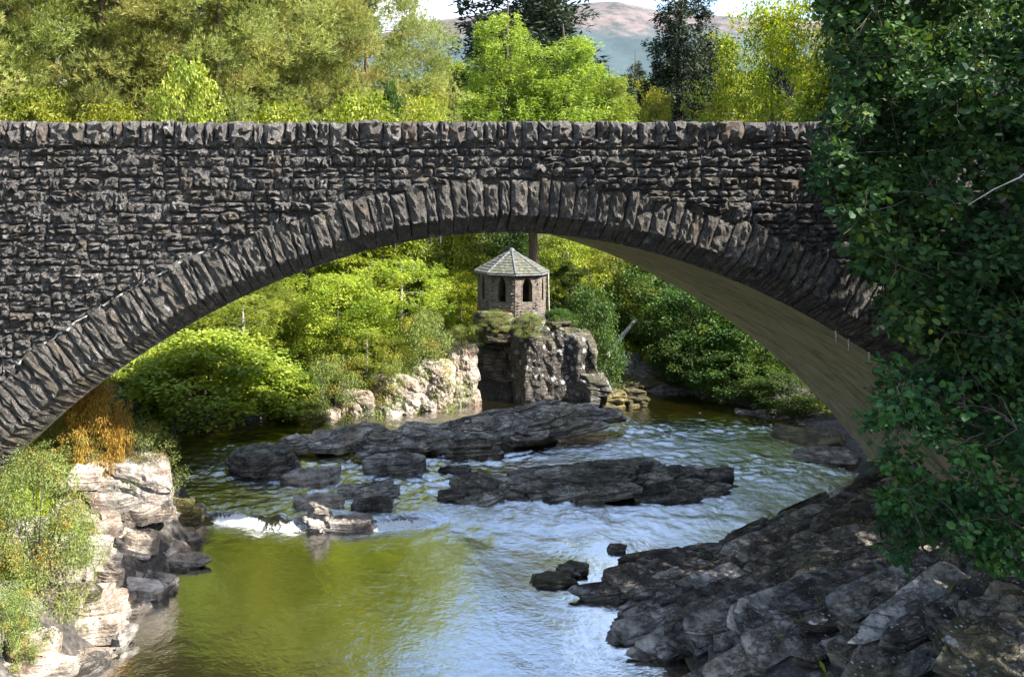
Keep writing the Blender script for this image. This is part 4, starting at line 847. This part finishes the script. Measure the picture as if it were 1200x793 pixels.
def far_wood():
    r = np.random.default_rng(17); pv_, pf, rn, cl_, n = [], [], [], [], 0
    for k in range(520):
        Y = r.uniform(140, 520); px = r.uniform(430, 1010); x = (px-XV)*Y/F; g = T(x, Y); top = r.uniform(84, 128)+(Y < 220)*10
        hgt = max(5, H-(top-YV)*Y/F-g); con = r.random() < .5; m = 150; f = r.random(m)
        rad_ = hgt*(.2*(1-f)**.8+.02 if con else .32*np.sqrt(np.clip(1-(2*f-1)**2, 0, 1))); a_ = r.uniform(0, 6.28, m); q = np.sqrt(r.uniform(.3, 1, m))
        C = np.stack([x+np.cos(a_)*rad_*q, Y+np.sin(a_)*rad_*q, g+hgt*(.1+.9*f)], -1); l = hgt*.13
        V, Fc, rr_ = leaf_quads(r, C, np.stack([np.cos(a_), np.sin(a_), 0*a_-.3], -1)+r.normal(0, .4, (m, 3)), r.normal(0, .5, (m, 3))+[0, 0, 1], l, l*.6)
        pv_.append(V); pf.append(Fc+n); n += len(V); rn.append(rr_*.7); cl_.append(np.full(len(V), r.random()*(.3 if con else 1)))
    link('far_wood', mesh_np('far_wood', np.concatenate(pv_), np.concatenate(pf), M['wood_leaf'], {'rnd': np.concatenate(rn), 'clump': np.concatenate(cl_)}), kind='stuff')
M['wood_leaf'] = m_leaf('wood_leaf', [(.05, (.03, .06, .03)), (.5, (.09, .15, .04)), (1, (.22, .26, .05))], .6, .2)
far_wood()
# trees on the banks seen under the arch
UB = 'trees and bushes on the left bank under the arch'
for k, nm, px, Y, top, wpx, lb in [
    ('bush', 'leafy_bush', 245, 33.6, 392, 215, 'big bright green bush overhanging the left bank'), ('bush', 'leafy_bush', 190, 34.5, 425, 110, 'bright green bush between the orange bracken and the big bush'),
    ('bush', 'leafy_bush', 320, 35, 430, 120, 'yellow green bush at the right of the big bright bush'), ('birch', 'leafy_tree', 285, 38, 345, 150, 'feathery birch above the big bright bush'),
    ('larch', 'larch_tree', 310, 42, 300, 120, 'straw coloured larch behind the feathery birch'), ('ash_b', 'leafy_tree', 395, 38, 322, 150, 'wide spreading ash in the middle of the left bank'),
    ('birch', 'leafy_tree', 470, 40, 300, 160, 'tall sunlit birch left of the stone pavilion'), ('birch', 'leafy_tree', 430, 36.5, 385, 120, 'low birch drooping over the pale cliff'),
    ('willow', 'leafy_bush', 500, 36.8, 365, 100, 'silvery green bush on the cliff left of the hollow'), ('willow', 'leafy_bush', 540, 37.4, 382, 50, 'pale green bush hanging over the dark hollow'),
    ('maple', 'maple_tree', 540, 42, 318, 70, 'small orange yellow maple touching the pavilion wall'), ('maple', 'maple_tree', 450, 46, 265, 130, 'yellow tinted maple high behind the sunlit birch'),
    ('ash', 'leafy_tree', 530, 46, 262, 150, 'green ash behind the left side of the pavilion roof'), ('shade_bush', 'leafy_tree', 580, 48, 255, 140, 'deep green tree right behind the pavilion roof'),
    ('ash_b', 'leafy_tree', 660, 46, 268, 120, 'yellow green tree behind the right side of the pavilion roof'), ('young_pine', 'pine_tree', 668, 42, 285, 80, 'young bright conifer right of the pavilion roof'),
    ('young_larch', 'larch_tree', 690, 40.5, 300, 80, 'slim pale larch right of the pavilion'), ('birch', 'leafy_tree', 720, 46, 275, 130, 'pale green birch to the right behind the pavilion'),
    ('shade_bush', 'leafy_bush', 690, 38.8, 338, 90, 'dark green bush leaning on the pavilion from the right'), ('shade_bush', 'leafy_bush', 655, 38.2, 362, 50, 'small shaded bush at the foot of the drainpipe'),
    ('willow', 'leafy_bush', 622, 36.7, 366, 44, 'tuft of yellow green growth on the cliff edge under the pavilion corner'), ('willow', 'leafy_bush', 580, 36.9, 364, 56, 'dry yellowish bush below the pavilion wall'), ('willow', 'leafy_bush', 455, 35.6, 420, 80, 'sparse pale bush among the white rocks of the left bank'),
    ('willow', 'leafy_bush', 385, 34.6, 420, 110, 'pale willow bush above the white rocks'), ('bush', 'leafy_bush', 355, 34.2, 455, 70, 'low bright bush beside the dark boulder of the left bank'), ('ash', 'leafy_tree', 220, 42, 330, 140, 'leafy tree mostly hidden by the left haunch of the arch'), ('birch', 'leafy_tree', 350, 46, 270, 150, 'light green tree high under the left of the arch')]:
    put(k, nm, px, Y, top, wpx, lb, 'tree' if nm.endswith('tree') else 'bush', UB, {540: 2.6, 622: 3.3, 580: 3.5, 655: 3.0}.get(px))
a = atY(72, 534, 22.); b = atY(205, 606, 22.); rock('broad cracked pale outcrop with an overhang, highest rock of the left bank', ((a[0]+b[0])/2, 22.7, (a[2]+b[2])/2-.1), ((b[0]-a[0])/2, .75, (a[2]-b[2])/2-.1), R['pale_rock'], 801, n=60, strata=.5, p=5., rot=6, roll=8, pitch=-4, rough=.2, step=.16, cuts=11, fr=(1.6, 1.6, 1.8), dip=(.35, -.2), name='rock_outcrop')
for k, (px, py, Y, L, W, tk, rt) in enumerate(((110, 536, 22.6, .8, .5, .16, 12), (165, 548, 22.6, .75, .45, .15, 4), (95, 560, 21.3, .6, .4, .17, 20), (130, 585, 21.2, .7, .4, .16, 8), (185, 600, 22.1, .6, .4, .14, 6))):
    slab(atY(px, py, Y), (L, W, tk), R['pale_rock'], 830+k, rt, -5, 8, None, ('flat pale slab lying on the crest of the cracked outcrop', 'tilted pale slab at the river end of the outcrop crest', 'pale flat stone between the leafy shrub and the outcrop', 'pale slab in the middle of the slope below the outcrop', 'pale slab under the overhang of the outcrop')[k], 'boulder', 'rock', G)
for px, Y, top, wpx, lb in [(110, 22.3, 440, 72, 'tall orange bracken under the left haunch of the arch'), (92, 22.3, 462, 60, 'low orange brown bracken next to the tall clump'), (140, 22.5, 476, 40, 'rusty bracken thinning out beside the bright bush')]:
    put('bracken', 'bracken_clump', px, Y, top, wpx, lb, 'bracken', 'orange bracken under the arch')
for px, Y, top, wpx, lb in [(75, 22.2, 497, 110, 'pale leafy bush on top of the tall outcrop'), (165, 22.9, 496, 110, 'straggling bush behind the crest of the tall outcrop'), (28, 21.6, 500, 110, 'green bush at the foot of the arch at the left edge')]:
    put('willow', 'leafy_bush', px, Y, top, wpx, lb, 'bush')
UR = 'shaded trees on the right bank under the arch'
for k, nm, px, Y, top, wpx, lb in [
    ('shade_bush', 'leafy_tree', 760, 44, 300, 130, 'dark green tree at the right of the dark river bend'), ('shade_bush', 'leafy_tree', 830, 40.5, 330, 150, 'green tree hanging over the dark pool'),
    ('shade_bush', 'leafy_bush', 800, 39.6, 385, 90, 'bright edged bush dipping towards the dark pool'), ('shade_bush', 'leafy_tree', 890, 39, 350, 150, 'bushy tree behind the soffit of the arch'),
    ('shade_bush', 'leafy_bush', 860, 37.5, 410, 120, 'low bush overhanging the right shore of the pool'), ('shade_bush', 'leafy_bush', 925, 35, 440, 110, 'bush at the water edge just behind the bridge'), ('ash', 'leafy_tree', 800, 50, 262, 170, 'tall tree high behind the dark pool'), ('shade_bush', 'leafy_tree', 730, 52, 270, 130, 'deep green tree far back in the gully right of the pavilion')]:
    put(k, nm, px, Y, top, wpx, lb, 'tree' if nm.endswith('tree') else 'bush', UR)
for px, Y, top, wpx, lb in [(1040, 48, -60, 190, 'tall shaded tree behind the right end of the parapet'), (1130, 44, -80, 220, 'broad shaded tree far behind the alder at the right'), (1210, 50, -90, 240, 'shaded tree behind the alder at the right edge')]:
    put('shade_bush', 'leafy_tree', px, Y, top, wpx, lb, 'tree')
put('ash', 'leafy_tree', 525, 120, 70, 110, 'mid green tree in the gap between the pines and the larch', 'tree')
put('ash', 'leafy_tree', 765, 120, 92, 90, 'green tree in the gap left of the tall spruce', 'tree')
# bare tall trunk behind the pavilion
q = atY(625, 360, 43); tk = thing('pine_tree', 'thick bare pine trunk rising behind the pavilion roof', 'tree', (q[0], q[1], T(q[0], q[1])-.2))
tp = np.array([[0, 0, 0], [.05, 0, 3], [0, 0, 5], [-.1, 0, 7], [0, 0, 8]]); link('trunk', mesh_np('trunk', *tube(tp, [.3, .24, .22, .2, .14], 10), M['pine_bark'], smooth=True), tk)
cw = link('crown', TM['pine_c'][1], tk, (0, 0, 6)); cw.scale = (.7, .7, .2)
# bleached fallen trunk in the gully
a, b = atY(711, 418, 40.5), atY(745, 375, 42.5); md = (a+b)/2+[.05, 0, .12]
ft = thing('fallen_trunk', 'bleached broken trunk leaning in the dark gully right of the cliff', 'dead tree', a); s2 = atY(710, 397, 41)-a; s3 = (md-a)*.8
link('log', mesh_np('log', *tube([a-a, md-a, b-a], [.13, .11, .09], 7), M['pale_wood'], smooth=True), ft); link('branch', mesh_np('branch', *tube([s3, (s2+s3)/2+[0, 0, .05], s2], [.05, .04, .02], 5), M['pale_wood'], smooth=True), ft)
# leafy willow at the left edge in front
put('willow', 'leafy_shrub', 45, 17.2, 532, 175, 'sunlit leafy shrub at the left edge beside the pool boulders', 'shrub')
put('willow', 'leafy_shrub', -10, 16.6, 560, 120, 'sunlit shrub cut off by the left edge of the picture', 'shrub')
put('willow', 'leafy_shrub', 85, 18.6, 590, 90, 'lower part shrub turning yellow before the tall outcrop', 'shrub')
put('willow', 'leafy_shrub', 15, 15.6, 690, 90, 'low yellow green growth at the foot of the sunlit shrub', 'shrub')
# the dark alder overhanging from the right, in front of the bridge
def foliage_from(name, label, cat, base, trunk_pts, tr, clumps, l, wd, leafm, seed, dens, shape='round', mode='broad', group=None):
    r = np.random.default_rng(seed); root = thing(name, label, cat, base, 0, group); base = np.array(base); tv = [tube(np.array(trunk_pts)-base, np.linspace(tr, tr*.25, len(trunk_pts)), 8)]; cv = []
    nodes = list(np.array(trunk_pts, float)-base); clumps = sorted(clumps, key=lambda q: np.linalg.norm(np.array(trunk_pts)-q[0], axis=1).min()); nr = [.07]*len(nodes)
    for c, R_ in clumps:                           # every bough springs from the nearest bough that is nearer the trunk
        c = np.array(c)-base; nd_ = np.array(nodes); dd = np.linalg.norm(nd_-c, axis=1)+.6*np.clip(nd_[:, 2]-c[2], 0, None); jn = int(np.argmin(dd)); q = nd_[jn]; rb = max(.008, nr[jn]*.62)
        s_ = np.linspace(0, 1, 7)[:, None]; mid = (q+c)/2+[0, 0, .12]+r.normal(0, .13, 3); bz = (1-s_)**2*q+2*s_*(1-s_)*mid+s_**2*c; tv.append(tube(bz, rb*(1-.4*s_[:, 0]), 5)); nodes.append(c); nr.append(rb)
        for _ in range(5):
            e = c+unit(r.normal(0, 1, 3)+[-.3, -.3, 0])*R_*.9; s3 = np.linspace(0, 1, 4)[:, None]; tv.append(tube(c*(1-s3)+e*s3+r.normal(0, .04, (4, 3))*s3, .012*(1-.7*s3[:, 0]), 4))
        for _ in range(5):                         # sub clumps make a broken surface
            cc = c+unit(r.normal(0, 1, 3))*R_*r.uniform(.3, .75); rs = R_*r.uniform(.35, .6)
            V, Fc, rn = clump(r, cc, (rs, rs, rs*.7), int(dens*R_*R_/5*r.uniform(.6, 1.3)), l, wd, mode, shape); cv.append((V, Fc, rn, np.full(len(V), r.random())))
    V, Fc = join([(q[0], q[1]) for q in cv])
    link('trunk' if name.endswith('tree') else 'stems', mesh_np('trunk', *join(tv), M['bark'], smooth=True), root)
    link('crown' if name.endswith('tree') else 'foliage', mesh_np('crown', V, Fc, M[leafm], {'rnd': np.concatenate([q[2] for q in cv]), 'clump': np.concatenate([q[3] for q in cv])}), root); return root
ar = np.random.default_rng(5)
edge = np.array([(-120, 905), (-40, 935), (0, 962), (50, 978), (110, 985), (140, 962), (165, 945), (200, 948), (240, 958), (275, 985), (310, 1010), (350, 1020), (390, 1045), (430, 1090), (470, 1110)], float)
cl_a = []
for k in range(190):
    py = ar.uniform(-60, 470); e = np.interp(py, edge[:, 0], edge[:, 1]); u = ar.random()**1.6; Y = ar.uniform(13.2, 17.2); R_ = ar.uniform(.5, .95)
    px = e+R_*F/Y*.95+u*(1330-e); cl_a.append((atY(px, py, Y), R_))
for k in range(60):                                # the edge facing the river
    py = ar.uniform(-40, 400); e = np.interp(py, edge[:, 0], edge[:, 1]); Y = ar.uniform(13.6, 16.5); R_ = ar.uniform(.3, .5); cl_a.append((atY(e+R_*F/Y*.9, py, Y), R_))
for k in range(26):                                # crown above and behind, out of the picture to the right
    cl_a.append((np.array([ar.uniform(14, 18.5), ar.uniform(11.5, 18), ar.uniform(8, 12.5)]), ar.uniform(.9, 1.4)))
bx_, by_ = 15.2, 15.2; bz_ = T(bx_, by_)
foliage_from('alder_tree', 'large dark green alder overhanging the right end of the bridge', 'alder tree', (bx_, by_, bz_-.2), [(bx_, by_, bz_-.3), (14.9, 15.2, bz_+2), (14.4, 15.3, bz_+4), (14.2, 15.2, bz_+6.5), (14., 15.4, bz_+8), (13.8, 15.4, bz_+9.3)], .34, cl_a, .125, .95, 'alder_leaf', 51, 470)
edge2 = np.array([(425, 1075), (450, 1012), (480, 1002), (520, 1012), (550, 1002), (580, 985), (610, 988), (640, 1020), (665, 1050)], float)
cl_b = []
for k in range(60):
    py = ar.uniform(430, 655); e = np.interp(py, edge2[:, 0], edge2[:, 1]); u = ar.random()**1.3; Y = ar.uniform(12.6, 15.2); R_ = ar.uniform(.32, .7)
    py2 = min(py, 668-R_*F/Y*.7+u*18); cl_b.append((atY(e+R_*F/Y*.9+u*(1310-e), py2, Y), R_))
bx_, by_ = 12.6, 14.6; bz_ = T(bx_, by_)
foliage_from('hazel_bush', 'dark green hazel spreading over the lichened boulder under the alder', 'bush', (bx_, by_, bz_-.2), [(bx_, by_, bz_-.3), (12.4, 14.4, bz_+.8), (12.1, 14.2, bz_+1.6), (11.8, 14.2, bz_+2.4), (12.6, 14.2, bz_+3)], .10, cl_b, .12, .85, 'hazel_leaf', 52, 520)
a = atY(1135, 240, 12.9); b = atY(1195, 208, 12.9); dbk = thing('dead_branch', 'bare pale twig sticking out of the dark alder at the right edge', 'branch', a); link('twig', mesh_np('twig', *tube([a-a, (b-a)*.5+[0, 0, .03], b-a, (b-a)*2.4+[0, .3, .1]], [.006, .009, .013, .018], 5), M['pale_wood'], smooth=True), dbk)
# more of the wood on the right bank, outside the picture but shading the rocks
make('alder_big', 77, 14, 4.6, .15, 'oval', 90, 130, 1.3, .34, .8, 'broad', 'alder_leaf', 'bark', .3, .6, lift=.4)
for x, y, s, lb in [(20.5, 12.5, .85, 'alder beyond the right edge of the picture, nearest the bridge'), (19., 8.5, .85, 'alder beyond the right edge of the picture, nearer the viewer'), (24.5, 16, .7, 'tallest alder beyond the right edge of the picture')]:
    tm, cm, Ht, Rx = TM['alder_big']; o = thing('alder_tree', lb, 'alder tree', (x, y, T(x, y)-.1), x, 'wood on the right bank', s); link('trunk', tm, o); link('crown', cm, o)

# ---------------------------------------------------------------- ground cover
def cover():
    r = np.random.default_rng(91); n = 60000
    x = r.uniform(-14, 24, n); y = r.uniform(14, 58, n); x[:8000] = r.uniform(-9, -4.5, 8000); y[:8000] = r.uniform(14, 24, 8000); z = terrain(x, y); d = sdist(x, y)
    keep = (d > 1.2+.8*r.random(n)) & (fbm(P3(x*.5, y*.5), 3, 66) > -.18) & ~((np.abs(y-(D+BW/2)) < BW/2+.4) & (z > 7)) & ~((y < 24) & (x > 5) & (r.random(n) < .93))
    x, y, z = x[keep], y[keep], z[keep]; C = np.stack([x, y, z-.02], -1); m = len(x)
    k = 5; C = np.repeat(C, k, 0)+r.normal(0, .07, (m*k, 3))*[1, 1, 0]
    V, Fc, rn = leaf_quads(r, C, r.normal(0, .55, (m*k, 3))+[0, 0, .8], r.normal(0, 1, (m*k, 3)), r.uniform(.15, .42, m*k), r.uniform(.03, .11, m*k))
    cl_ = np.repeat(.5+.5*fbm(P3(C[:, 0]*.5, C[:, 1]*.5), 2, 67), 4)
    link('undergrowth', mesh_np('undergrowth', V, Fc, M['ash_leaf'], {'rnd': rn, 'clump': cl_}), kind='stuff')
cover()
